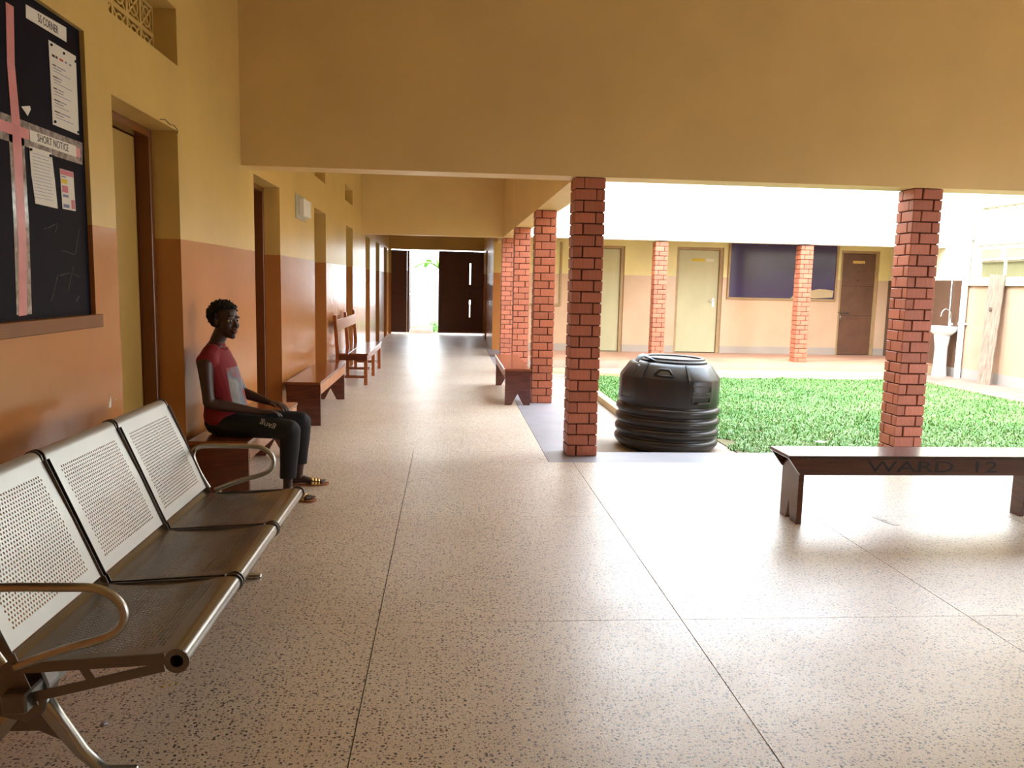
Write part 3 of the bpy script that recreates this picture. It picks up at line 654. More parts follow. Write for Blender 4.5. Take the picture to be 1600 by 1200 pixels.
    # armrests: closed loops of bent tube
    def arm(y):
        loop = [(-1.222, .42), (-1.262, .49), (-1.293, .57), (-1.292, .612), (-1.262, .636), (-1.20, .642), (-1.08, .641), (-.975, .638), (-.925, .618), (-.896, .583), (-.893, .548), (-.91, .515), (-.955, .49), (-1.05, .463), (-1.13, .435), (-1.19, .41)]
        pts = [Vector((a, y, b)) for a, b in loop]; sm = []
        for i in range(len(pts) - 1):
            p0, p1, p2, p3 = pts[max(i - 1, 0)], pts[i], pts[i + 1], pts[min(i + 2, len(pts) - 1)]
            for k in range(4):
                u = k / 4; sm.append(.5 * ((2 * p1) + (p2 - p0) * u + (2 * p0 - 5 * p1 + 4 * p2 - p3) * u * u + (3 * p1 - p0 - 3 * p2 + p3) * u ** 3))
        sm.append(pts[-1]); MB().tube(sm, .0125, 12).build('armrest', M['steel'], t, smooth=60)
    arm(2.205); arm(4.125)
    # cast legs
    for y in (2.335, 3.95):
        hub = MB().prism([(-1.30, .36), (-1.17, .36), (-1.15, .30), (-1.17, .22), (-1.22, .19), (-1.30, .21), (-1.32, .28)], y - .035, y + .035, 'y')
        lg = hub.build('leg_hub', M['steel_dark'], t, bevel=.006)
        MB().limb([((-1.19, y, .245), .026, .032), ((-1.15, y, .18), .024, .028), ((-1.08, y, .075), .022, .02), ((-1.02, y, .012), .022, .014), ((-.93, y, .012), .02, .012)]).build('leg', M['alu'], t, smooth=60)
        MB().limb([((-1.24, y, .245), .026, .032), ((-1.30, y, .17), .024, .028), ((-1.40, y, .06), .022, .02), ((-1.46, y, .012), .022, .014), ((-1.52, y, .012), .02, .012)]).build('leg', M['alu'], t, smooth=60)
        MB().prism([(-1.20, .23), (-1.14, .165), (-1.11, .105), (-1.20, .15), (-1.29, .15), (-1.36, .10), (-1.29, .175), (-1.25, .23)], y - .008, y + .008, 'y').build('leg_web', M['steel_dark'], t)
M['panel_steel'] = mat('seat_panel_steel', srgb(150, 146, 138), 0.26, 0.8, vary=0.08, scale=3)
steel_bench()

# ------------------------------------------------------------------ notice board on the left wall
def near_board():
    y0, y1, z0, z1 = 1.0, 4.02, 1.31, 2.62
    t = empty('notice_board', (WX, 2.5, z0)); tag(t, 'navy notice board in a recess of the left wall, crossed by pink ribbon, top left', 'notice board')
    MB().box(-1.742, -1.722, y0, y1, z0, z1).build('board_panel', M['navy'], t)
    f = MB().box(-1.70, -1.678, y0, y1 + .03, z0 - .062, z0).build('bottom_ledge', M['frame'], t, bevel=.003)
    X = -1.721
    def S(name, pts, m, th=.0012, par=t, x=X): return MB().prism(pts, x, x + th, 'x').build(name, m, par)
    k = 1.721 / 1.69
    def tr(y, z): return (y * k, 1.5 + (z - 1.5) * k)
    T = lambda pts: [tr(*p) for p in pts]
    S('clear_film', T([(3.285, 1.335), (3.40, 1.335), (3.415, 1.7), (3.41, 2.05), (3.30, 2.05), (3.30, 1.7)]), M['film'], .0006)
    S('clear_film', T([(3.0, 2.00), (3.92, 2.00), (3.93, 2.10), (3.0, 2.10)]), M['film'], .0006)
    S('ribbon', T([(3.30, 1.33), (3.36, 1.332), (3.385, 1.6), (3.39, 2.05), (3.37, 2.3), (3.385, 2.52), (3.33, 2.52), (3.315, 2.3), (3.325, 2.05), (3.325, 1.6)]), M['tape'])
    S('ribbon', T([(2.8, 2.03), (3.45, 2.03), (3.45, 2.072), (2.8, 2.072)]), M['tape'], .0018)
    S('ribbon', T([(3.86, 2.03), (3.90, 2.03), (3.90, 2.07), (3.86, 2.07)]), M['tape'], .0018)
    a = S('label_strip', T([(3.476, 2.508), (3.816, 2.512), (3.819, 2.574), (3.479, 2.560)]), M['paper'])
    text('lettering', '5S CORNER', .048, plane_mtx((X + .0016, 3.655 * k, 1.5 + 1.037 * k), (0, 1, 0), (0, 0, 1)), M['ink'], a, width=.17 * k)
    a = S('label_strip', T([(3.456, 2.028), (3.86, 2.026), (3.86, 2.075), (3.456, 2.073)]), M['paper'], .002)
    text('lettering', 'SHORT NOTICE', .045, plane_mtx((X + .0024, 3.65 * k, 1.5 + .551 * k), (0, 1, 0), (0, 0, 1)), M['ink'], a, width=.27 * k)
    # printed page with headings and lines
    p = S('page', T([(3.655, 2.131), (3.897, 2.13), (3.90, 2.475), (3.652, 2.475)]), M['paper'])
    rnd = random.Random(3); z = 2.425
    hd = MB(); bl_ = MB(); rd = MB()
    def ln(mb, ya, yb, zc, h): mb.box(X + .0013, X + .0016, ya * k, yb * k, 1.5 + (zc - h - 1.5) * k, 1.5 + (zc - 1.5) * k)
    ln(hd, 3.675, 3.70, z, .010); ln(hd, 3.705, 3.725, z, .009); ln(rd, 3.74, 3.775, z, .009); ln(bl_, 3.79, 3.81, z, .008); ln(bl_, 3.83, 3.85, z, .008)
    for s in range(5):
        z = 2.385 - s * .048; ln(hd, 3.675, 3.70 + rnd.random() * .03, z, .005); ln(bl_, 3.715, 3.75 + rnd.random() * .08, z, .004)
        ln(hd, 3.68, 3.745 + rnd.random() * .02, z - .013, .0025); ln(bl_, 3.68, 3.80 + rnd.random() * .06, z - .025, .0025)
    hd.build('print_line', M['ink'], p, fix=False, kind='stuff'); bl_.build('print_line', M['ink_blue'], p, fix=False, kind='stuff'); rd.build('print_line', M['ink_red'], p, fix=False, kind='stuff')
    p = S('page', T([(3.474, 1.783), (3.662, 1.779), (3.648, 1.9), (3.63, 2.008), (3.447, 2.007), (3.452, 1.9)]), M['paper'])
    lb = MB()
    for s in range(14):
        z = 1.985 - s * .0135; ln(lb, 3.47, 3.60 + rnd.random() * .03, z, .0016)
    lb.build('print_line', M['ink_blue'], p, fix=False, kind='stuff')
    for a_, b_ in ((3.455, 1.995), (3.615, 1.995)): MB().ball((X + .004, a_ * k, 1.5 + (b_ - 1.5) * k), .006, seg=8, rings=6).build('pin', M['ink'], p)
    for a_, b_ in ((3.67, 2.46), (3.78, 2.455), (3.89, 2.45), (3.67, 2.145), (3.885, 2.14)): MB().ball((X + .004, a_ * k, 1.5 + (b_ - 1.5) * k), .006, seg=8, rings=6).build('pin', M['ink'], t)
    p = S('coloured_card', T([(3.705, 1.783), (3.83, 1.783), (3.823, 1.954), (3.697, 1.954)]), M['paper'])
    c1 = MB(); ln(c1, 3.70, 3.82, 1.952, .022); ln(c1, 3.71, 3.765, 1.885, .03); ln(c1, 3.79, 3.825, 1.83, .04); c1.build('print_block', M['pink'], p, fix=False, kind='stuff')
    c1 = MB(); ln(c1, 3.705, 3.76, 1.913, .02); c1.build('print_block', M['yellow'], p, fix=False, kind='stuff')
    c1 = MB(); ln(c1, 3.715, 3.765, 1.847, .012); ln(c1, 3.715, 3.77, 1.805, .015); ln(c1, 3.705, 3.75, 1.925, .005); c1.build('print_block', M['ink_blue'], p, fix=False, kind='stuff')
    S('torn_paper', T([(3.449, 2.125), (3.475, 2.155), (3.47, 2.168), (3.403, 2.152)]), M['paper'])
    sc = MB()
    for s in range(9):
        ya = rnd.uniform(3.45, 3.85); za = rnd.uniform(1.36, 1.7); an = rnd.uniform(-.5, 1.3); L = rnd.uniform(.04, .14)
        sc.tube([(X + .0004, ya * k, za), (X + .0004, (ya + L * math.cos(an) * .5) * k, za + L * math.sin(an) * .5 + rnd.uniform(-.01, .01)), (X + .0004, (ya + L * math.cos(an)) * k, za + L * math.sin(an))], .0006, 4)
    sc.build('tape_residue', M['film'], t, kind='stuff')
near_board()

# distribution box, thin cable
e = empty('electrical_box', (WX, 9.45, 2.18)); tag(e, 'grey metal electrical box on the left wall between second and third door', 'electrical box')
MB().box(-1.70, -1.686, 9.14, 9.78, 2.17, 2.44).build('back_plate', M['box_grey'], e, bevel=.002)
MB().box(-1.686, -1.63, 9.30, 9.76, 2.21, 2.40).build('cover', M['paper'], e, bevel=.004)
tag(MB().tube([(-1.697, 4.98, 2.41), (-1.694, 5.06, 2.425), (-1.694, 5.14, 2.412), (-1.694, 5.22, 2.42), (-1.694, 5.27, 2.405), (-1.696, 5.285, 2.385)], .0022, 6).build('cable', M['ink']), 'thin dark loose wire over the corner of the nearest door opening', 'cable')

# ------------------------------------------------------------------ gate at the corridor end
def gate_leaf(x0, x1, y, label, groove=True):
    t = empty('metal_gate', ((x0 + x1) / 2, y, 0)); tag(t, label, 'gate')
    z0, z1 = .04, 2.38
    MB().box(x0, x1, y, y + .012, z0, z1).build('gate_sheet', M['gate'], t)
    f = MB(); w = .05
    f.box(x0, x0 + w, y - .02, y, z0, z1).box(x1 - w, x1, y - .02, y, z0, z1)
    for z in (z0, 1.08, 1.32, z1 - w): f.box(x0 + w, x1 - w, y - .02, y, z, z + w)
    f.build('gate_frame', M['gate'], t, bevel=.003)
    MB().box(x0 + .02, x0 + .05, y - .03, y + .0, 1.15, 1.2).build('latch', M['ink'], t)
    return t
gate_leaf(-1.64, -1.19, 23.24, 'narrow dark brown gate leaf left of the bright doorway at the corridor end')
gate_leaf(-.29, .60, 23.22, 'wide dark brown metal gate leaf right of the bright doorway')
_g = [o for o in bpy.data.objects if o.name.startswith('gate_sheet')][-1].parent
for za, zb in ((.04, .5), (1.0, 1.45), (2.05, 2.38)): MB().box(.60, .635, 23.225, 23.235, za, zb).build('stop_bar', M['gate'], _g)
gate_leaf(.635, 1.06, 23.24, 'narrow dark gate leaf against the right side of the corridor end')
t = empty('metal_gate', (-1.15, 23.6, 0)); tag(t, 'dark gate leaf swung open outwards, seen edge-on left of the doorway', 'gate')
MB().box(-1.19, -1.15, 23.3, 24.1, .04, 2.38).build('gate_sheet', M['gate'], t, bevel=.004)
MB().box(-1.15, -1.13, 23.3, 24.1, 1.1, 1.15).box(-1.15, -1.13, 23.3, 24.1, .04, .09).box(-1.15, -1.13, 23.3, 24.1, 2.33, 2.38).box(-1.15, -1.13, 23.3, 23.34, .04, 2.38).box(-1.15, -1.13, 24.06, 24.1, .04, 2.38).build('gate_frame', M['gate'], t)

# outside, beyond the gate
tag(MB().box(-8, -.66, 29.0, 29.2, -.15, 1.82).box(-8, -.66, 28.96, 29.24, 1.82, 1.88).build('boundary_wall', M['boundary']), 'white painted boundary wall seen through the doorway', 'wall')
t = empty('gate_pillar', (-.45, 28.9, 0)); tag(t, 'pale square pillar at the end of the outside boundary wall', 'pillar')
MB().box(-.64, -.3, 28.8, 29.14, -.15, 1.86).build('shaft', M['boundary'], t); MB().box(-.68, -.26, 28.76, 29.18, 1.86, 1.93).build('cap', M['fascia'], t)
tag(MB().box(-1.2, -.5, 25.4, 26.1, -.15, 0.0).box(-1.2, -.5, 25.8, 26.1, 0.0, .10).build('concrete_step', M['cement'], bevel=.01), 'low double concrete step on the path outside the doorway', 'step')
fe = empty('fence', (-1.32, 26.8, -.12)); tag(fe, 'low pale yellow picket fence outside, at the left side of the doorway', 'fence')
for k in range(6): MB().box(-1.36, -1.30, 26.3 + k * .22, 26.36 + k * .22, -.12, .85).build('picket', M['pale_cement'], fe)
for z in (.2, .65): MB().box(-1.345, -1.315, 26.25, 27.5, z, z + .05).build('rail', M['pale_cement'], fe)
def banana(x, y, h, label, seed, n=7):
    rnd = random.Random(seed); t = empty('banana_plant', (x, y, -.12)); tag(t, label, 'plant')
    MB().tube([(x, y, -.12), (x + .03, y, h * .35), (x, y, h * .7)], [.11, .09, .06], 10).build('stem', M['trunk'], t, smooth=True)
    for i in range(n):
        a = 2 * PI * i / n + rnd.uniform(-.3, .3); L = rnd.uniform(1.0, 1.5); lift = rnd.uniform(.5, 1.1); m = MB(); N = 9
        for s in range(N + 1):
            u = s / N; rad = L * u; z = h * .68 + lift * u * (1.6 - 1.5 * u); w = .19 * math.sin(PI * min(1, u * .9 + .08)) ** .6
            c = Vector((x + math.cos(a) * rad, y + math.sin(a) * rad, z)); sd = Vector((-math.sin(a), math.cos(a), 0)) * w
            m.v += [c + sd + Vector((0, 0, -.05 * u)), c, c - sd + Vector((0, 0, -.05 * u))]
        m.f = [q for s in range(N) for q in ((s * 3, s * 3 + 1, s * 3 + 4, s * 3 + 3), (s * 3 + 1, s * 3 + 2, s * 3 + 5, s * 3 + 4))]
        o = m.build('leaf', M['leaf'], t, smooth=True, fix=False); o.modifiers.new('thickness', 'SOLIDIFY').thickness = .004
banana(-.30, 30.3, 2.9, 'banana plant with upright leaves behind the outside pillar', 4)
banana(-1.45, 31.0, 2.0, 'lower banana plant behind the white boundary wall', 9, 8)
def shrub(x, y, z, r, label, seed, n=260):
    rnd = random.Random(seed); t = empty('shrub', (x, y, z)); tag(t, label, 'shrub'); m = MB()
    for i in range(n):
        d = Vector([rnd.gauss(0, 1) for _ in range(3)]).normalized() * r * rnd.uniform(.3, 1) ; d.z = abs(d.z) * .9
        p = Vector((x, y, z)) + d; a = Vector([rnd.uniform(-1, 1) for _ in range(3)]).normalized() * .07; b = a.orthogonal().normalized() * .028
        m.add([p - a, p + b, p + a, p - b], [(0, 1, 2, 3)])
    m.build('foliage', M['leaf'], t, fix=False, kind='stuff')
    MB().tube([(x, y, z - .05), (x, y, z + r * .6)], .02, 6).build('stem', M['trunk'], t)
shrub(-.42, 26.5, -.1, .38, 'small leafy green plant at the foot of the pillar outside', 1)

# ------------------------------------------------------------------ courtyard: curb and lawn
cb = empty('garden_curb', (2.3, 12, COURT)); tag(cb, 'narrow beige concrete curb around the left corner of the lawn', 'curb')
for y0, y1 in ((8.98, 11.1), (11.11, 13.0), (13.01, 14.9)): MB().box(2.24, 2.36, y0, y1, COURT, -.12).build('curb_stone', M['pale_cement'], cb, bevel=.008)
MB().box(2.37, 3.6, 14.78, 14.9, COURT, -.13).build('curb_stone', M['pale_cement'], cb, bevel=.008)
def lawn():
    N = 130000; rs = np.random.RandomState(3)
    x = rs.uniform(2.40, 9.05, N); y = rs.uniform(7.3, 14.95, N)
    keep = ~((x < 3.12 + .12 * np.sin(y * 9)) & (y < 9.35)) & ~((y > 14.75 + .12 * np.sin(x * 3.1) + .06 * np.sin(x * 11)))
    x, y = x[keep], y[keep]; n = len(x)
    z = np.full(n, COURT - .005); a = rs.uniform(0, 2 * PI, n); L = rs.uniform(.035, .085, n); w = rs.uniform(.0035, .0075, n); lean = rs.uniform(.25, 1.1, n)
    dx, dy = np.cos(a), np.sin(a); px, py = -dy * w, dx * w
    mx_, mz = lean * .45 * L, .62 * L * np.cos(lean * .6); tx, tz = lean * L, np.maximum(.25, np.cos(lean)) * L * .95
    V = np.empty((n, 5, 3))
    V[:, 0] = np.stack([x + px, y + py, z], 1); V[:, 1] = np.stack([x - px, y - py, z], 1)
    V[:, 2] = np.stack([x + dx * mx_ - px, y + dy * mx_ - py, z + mz], 1); V[:, 3] = np.stack([x + dx * mx_ + px, y + dy * mx_ + py, z + mz], 1)
    V[:, 4] = np.stack([x + dx * tx, y + dy * tx, z + tz], 1)
    me = bpy.data.meshes.new('lawn_grass'); me.vertices.add(5 * n); me.vertices.foreach_set('co', V.ravel())
    b = np.arange(n)[:, None] * 5; q = b + np.array([0, 1, 2, 3]); tr_ = b + np.array([3, 2, 4])
    loops = np.concatenate([q, tr_], 1).ravel(); starts = (np.arange(n)[:, None] * 7 + np.array([0, 4])).ravel(); tot = np.tile([4, 3], n)
    me.loops.add(len(loops)); me.loops.foreach_set('vertex_index', loops); me.polygons.add(2 * n); me.polygons.foreach_set('loop_start', starts); me.polygons.foreach_set('loop_total', tot)
    me.update(calc_edges=True); me.validate(); me.materials.append(M['grass'])
    o = bpy.data.objects.new('lawn_grass', me); COL.objects.link(o); tag(o, 'short bright green grass of the courtyard lawn', 'grass', kind='stuff')
lawn()
struct('ground_lawn', MB().box(2.37, 9.07, 9.3, 14.85, COURT, COURT + .012).box(3.05, 9.07, 7.3, 9.3, COURT, COURT + .012), mat('lawn_soil', srgb(112, 104, 70), .95, vary=.3, scale=6))

# ------------------------------------------------------------------ black water tank
def tank():
    cx, cy, z0 = 2.36, 8.36, COURT; t = empty('water_tank', (cx, cy, z0)); tag(t, 'ribbed black plastic water tank standing outside behind the near brick column', 'water tank')
    tilt = Matrix.Translation((cx, cy, z0)) @ Matrix.Rotation(math.radians(1.6), 4, 'Y') @ Matrix.Translation((-cx, -cy, -z0))
    prof = [(.45, 0.0), (.505, .03), (.530, .055)]
    z = .062
    for k in range(4):
        prof += [(.534, z), (.550, z + .02), (.553, z + .050), (.542, z + .070), (.524, z + .080), (.522, z + .096)]; z += .112
    prof += [(.532, z), (.542, z + .02), (.546, z + .13), (.546, z + .255), (.538, z + .28)]
    zs = z + .28
    prof += [(.49, zs + .06), (.445, zs + .115), (.42, zs + .133), (.39, zs + .140), (.33, zs + .143)]
    m = MB(); seg = 96
    for r, zz in prof:
        fac = max(0, min(1, (zz - z) / .05))           # upper part is faceted: flats with pillar-like lobes between
        for k in range(seg):
            a = 2 * PI * k / seg; lobe = math.cos(4 * (a + PI / 8)); s = 1 - fac * .030 * max(0, min(1, (lobe + .55) * 3)) * (1 if zz < zs + .11 else .4)
            m.v.append(Vector((cx + r * s * math.cos(a), cy + r * s * math.sin(a), z0 + zz)))
    n = len(prof)
    m.f = [(i * seg + k, i * seg + (k + 1) % seg, (i + 1) * seg + (k + 1) % seg, (i + 1) * seg + k) for i in range(n - 1) for k in range(seg)]
    m.f.append(tuple(reversed(range(seg)))); m.f.append(tuple((n - 1) * seg + k for k in range(seg)))
    m.v = [tilt @ v for v in m.v]; m.build('tank_body', M['tank'], t, smooth=38)
    # hatch: collar ring and lid
    h = MB(); hz = z0 + zs + .138
    pr = [(.30, -.01), (.350, -.01), (.355, .02), (.340, .032), (.332, .036), (.33, .052), (.31, .058), (.29, .05), (.285, .02)]
    for r, zz in pr:
        for k in range(48): a = 2 * PI * k / 48; h.v.append(tilt @ Vector((cx + .03 + r * math.cos(a), cy + r * math.sin(a), hz + zz)))
    h.f = [(i * 48 + k, i * 48 + (k + 1) % 48, ((i + 1) % len(pr)) * 48 + (k + 1) % 48, ((i + 1) % len(pr)) * 48 + k) for i in range(len(pr)) for k in range(48)]
    h.build('hatch_collar', M['tank_dust'], t, smooth=40)
    l = MB()
    for r, zz in ((.283, .02), (.28, .036), (.2, .042), (.0001, .044)):
        for k in range(40): a = 2 * PI * k / 40; l.v.append(tilt @ Vector((cx + .03 + r * math.cos(a), cy + r * math.sin(a), hz + zz)))
    l.f = [(i * 40 + k, i * 40 + (k + 1) % 40, (i + 1) * 40 + (k + 1) % 40, (i + 1) * 40 + k) for i in range(3) for k in range(40)]
    l.build('hatch_lid', M['tank'], t, smooth=40)
    # pale blue strap over the left of the collar
    st = MB(); b = [(-.40, -.10, -.005), (-.37, -.11, .05), (-.33, -.14, .072), (-.27, -.17, .05), (-.20, -.22, .02), (-.10, -.28, .006)]
    for p, q in zip(b, b[1:]):
        p, q = Vector(p), Vector(q); w = Vector((.0, .05, .01))
        st.add([tilt @ (Vector((cx, cy, hz)) + v) for v in (p - w, q - w, q + w, p + w)], [(0, 1, 2, 3)])
    so = st.build('strap', M['blue'], t, smooth=True); so.modifiers.new('thickness', 'SOLIDIFY').thickness = .006
    # raised details facing the lobby: helper places a point on the barrel at angle a, height zz, radius r
    def at(a, r, zz): return tilt @ Vector((cx + r * math.cos(a), cy + r * math.sin(a), z0 + zz))
    def frame(a0, a1, za, zb, r, w, th, name, m_, skew=0.0):
        fm = MB(); aw = w / r
        def blk(p0, p1, q0, q1):
            for s in range(6):
                u0, u1 = p0 + (p1 - p0) * s / 6, p0 + (p1 - p0) * (s + 1) / 6
                vs = [at(u, rr, zz) for rr in (r - .02, r + th) for zz in (q0, q1) for u in (u0, u1)]
                fm.add(vs, [(0, 1, 3, 2), (4, 6, 7, 5), (0, 4, 5, 1), (2, 3, 7, 6), (0, 2, 6, 4), (1, 5, 7, 3)])
        blk(a0, a1, za, za + w); blk(a0, a1, zb - w, zb); blk(a0, a0 + aw, za + w, zb - w); blk(a1 - aw, a1, za + w, zb - w)
        fm.build(name, m_, t, smooth=30)
    D = math.radians
    frame(D(-80), D(-55), z + .035, z + .120, .540, .016, .012, 'step_recess', M['tank_dust'])
    frame(D(-80), D(-55), z + .140, z + .225, .540, .016, .012, 'step_recess', M['tank_dust'])
    frame(D(-172), D(-150), z + .04, z + .24, .538, .012, .006, 'side_panel', M['tank_dust'])
    # vertical grooves either side of the front flat, ridge lobes
    for a in (D(-138), D(-84)):
        g = MB(); rr = [(z + .245, .545), (zs - .004, .543), (zs + .06, .497), (zs + .115, .452), (zs + .135, .43)]
        for (za, ra), (zb_, rb_) in zip(rr, rr[1:]):
            vs = [at(a + s * .022, r_ + o_, zz) for zz, r_ in ((za, ra), (zb_, rb_)) for s in (-1, 1) for o_ in (-.03, .006)]
            g.add(vs, [(0, 1, 3, 2), (4, 6, 7, 5), (0, 4, 5, 1), (2, 3, 7, 6), (1, 5, 7, 3), (0, 2, 6, 4)])
        g.build('moulded_rib', M['tank'], t, smooth=40)
    # trapezoid handle on the sloping shoulder
    hd = MB(); pts = [(D(-124), .03), (D(-119), .088), (D(-107), .088), (D(-102), .03)]
    def onsh(a, s): u = s / .115; return at(a, .530 - (.530 - .437) * u + .002, zs + s)
    hd.tube([onsh(*p) for p in pts], .012, 10); hd.tube([onsh(pts[0][0], .03), onsh(D(-113), .028), onsh(pts[3][0], .03)], .007, 8)
    hd.build('moulded_handle', M['tank'], t, smooth=True)
    MB().limb([(at(D(-152), .49, zs - .0), .042, .042), (at(D(-152), .44, zs + .08), .040, .040)]).build('moulded_lug', M['tank'], t, smooth=True)
tank()

# ------------------------------------------------------------------ wash basin, pipes, plank by the right wall
def basin():
    x, y, z = 10.035, 15.50, COURT; t = empty('wash_basin', (x, y, z)); tag(t, 'white ceramic pedestal wash basin against the far side wall, behind the right column', 'wash basin')
    z0 = -.20
    MB().limb([((x, y, z0 + .01), .13, .15), ((x, y, z0 + .25), .11, .13), ((x, y, z0 + .6), .11, .125), ((x, y, z0 + .84), .14, .16)], hint=(0, 1, 0)).build('pedestal', M['ceramic'], t, smooth=50)
    m = MB(); seg = 40; rows = [(.10, .62), (.62, .66), (.92, .73), (1.0, .80), (.98, .83), (.88, .83), (.80, .80), (.55, .74), (.05, .72)]
    for s, zz in rows:
        for k in range(seg):
            a = 2 * PI * k / seg; c, s_ = math.cos(a), math.sin(a)
            px = .235 * s * math.copysign(abs(c) ** .6, c); py = .27 * s * math.copysign(abs(s_) ** .75, s_); m.v.append(Vector((x + .0 + px, y + py, zz)))
    n = len(rows); m.f = [(i * seg + k, i * seg + (k + 1) % seg, (i + 1) * seg + (k + 1) % seg, (i + 1) * seg + k) for i in range(n - 1) for k in range(seg)] + [tuple(reversed(range(seg))), tuple((n - 1) * seg + k for k in range(seg))]
    m.build('bowl', M['ceramic'], t, smooth=50)
    pts = [(x + .15, y, .82)] + [(x + .045 + .105 * math.cos(a), y, 1.06 + .12 * math.sin(a)) for a in np.radians(np.arange(0, 181, 20))] + [(x - .075, y, 1.03)]
    MB().tube(pts, .013, 10).build('faucet', M['chrome'], t, smooth=True)
    MB().ball((x + .19, y, .88), .03, .03, .025).build('faucet_knob', M['chrome'], t, smooth=True)
basin()
t = empty('drain_pipe', (10.21, 15.18, -.2)); tag(t, 'white plastic rainwater downpipe on the corner of the right wall', 'pipe')
MB().tube([(10.21, 15.18, -.2), (10.21, 15.18, 2.98), (10.21, 15.22, 3.05), (10.21, 15.72, 3.42), (10.21, 16.0, 3.6)], .058, 16).build('pipe', M['pvc'], t, smooth=60)
for z in (.88, 2.55): MB().tube([(10.21, 15.18, z), (10.21, 15.18, z + .05)], .066, 16).box(10.2, 10.29, 15.10, 15.13, z, z + .03).build('pipe_clip', M['pvc'], t)
tag(MB().tube([(10.262, 15.66, .5), (10.262, 15.68, 1.4), (10.262, 15.70, 3.3)], .011, 8).build('water_pipe', M['pvc'], smooth=True), 'thin white water pipe rising up the wall behind the wash basin', 'pipe')
# leaning plank
def plank():
    b0, b1_ = Vector((9.95, 14.20, -.185)), Vector((10.06, 13.98, -.185)); t0, t1_ = Vector((10.165, 14.42, 1.87)), Vector((10.185, 14.02, 1.85))
    n = 14; m = MB(); th = Vector((.028, .012, 0))
    for i in range(n + 1):
        u = i / n; a = b0.lerp(t0, u); b = b1_.lerp(t1_, u); w = (b - a).normalized() * (.005 * math.sin(i * 2.1)); 
        m.v += [a + w, b - w, b - w + th, a + w + th]
    m.f = [(i * 4 + k, i * 4 + (k + 1) % 4, i * 4 + 4 + (k + 1) % 4, i * 4 + 4 + k) for i in range(n) for k in range(4)] + [(3, 2, 1, 0), (n * 4, n * 4 + 1, n * 4 + 2, n * 4 + 3)]
    t = empty('wooden_plank', (10.0, 14.1, -.185)); tag(t, 'weathered wide wooden plank leaning against the right wall under the window', 'plank')
    o = m.build('board', M['old_plank'], t)
    MB().ball((10.095, 14.22, 1.22), .006, .040, .045, seg=14).build('knot', mat('knot_wood', srgb(104, 84, 74), .9), t, smooth=True)
plank()

# ------------------------------------------------------------------ litter
def scrap(name, pts, z, m, label, cat='litter'):
    return tag(MB().prism(pts, z, z + .0015, 'z').build(name, m), label, cat)
scrap('paper_scrap', [(2.85, 4.985), (2.90, 4.975), (2.905, 4.905), (2.855, 4.915)], .0005, M['paper'], 'small white paper strip on the floor under the long bench, its farther piece')
scrap('paper_scrap', [(2.862, 4.90), (2.905, 4.895), (2.93, 4.80), (2.89, 4.80)], .0005, M['paper'], 'small white paper strip on the floor under the long bench, its nearer piece')
scrap('paper_scrap', [(.79, 6.72), (.82, 6.735), (.845, 6.715), (.81, 6.705)], .0005, M['paper'], 'tiny white scrap on the floor near the foot of the nearest brick column')
scrap('paper_scrap', [(4.02, 8.30), (4.10, 8.36), (4.16, 8.28), (4.07, 8.24)], COURT + .075, M['paper'], 'white paper scrap lying in the grass left of the right column')
def crumple(x, y, r, m, label, seed, name):
    rnd = random.Random(seed); mb = MB().ball((x, y, r * .45), r, r, r * .45, seg=10, rings=6)
    mb.v = [v + Vector([rnd.uniform(-.3, .3) * r for _ in range(2)] + [0]) for v in mb.v]; return tag(mb.build(name, m), label, 'litter')
crumple(-1.135, 2.61, .012, M['clear'], 'tiny crumpled clear film on the floor beside the steel bench', 2, 'crumpled_film')
for i, (x, y) in enumerate(((-1.01, 2.87), (-.99, 2.885), (-1.03, 2.86))):
    crumple(x, y, .005, M['yellow'], ('tiny yellow crumb on the floor by the steel bench, middle of three', 'tiny yellow crumb by the steel bench, the farthest right of three', 'tiny yellow crumb by the steel bench, the nearest left of three')[i], i, 'crumb')['group'] = 'yellow crumbs on the floor'

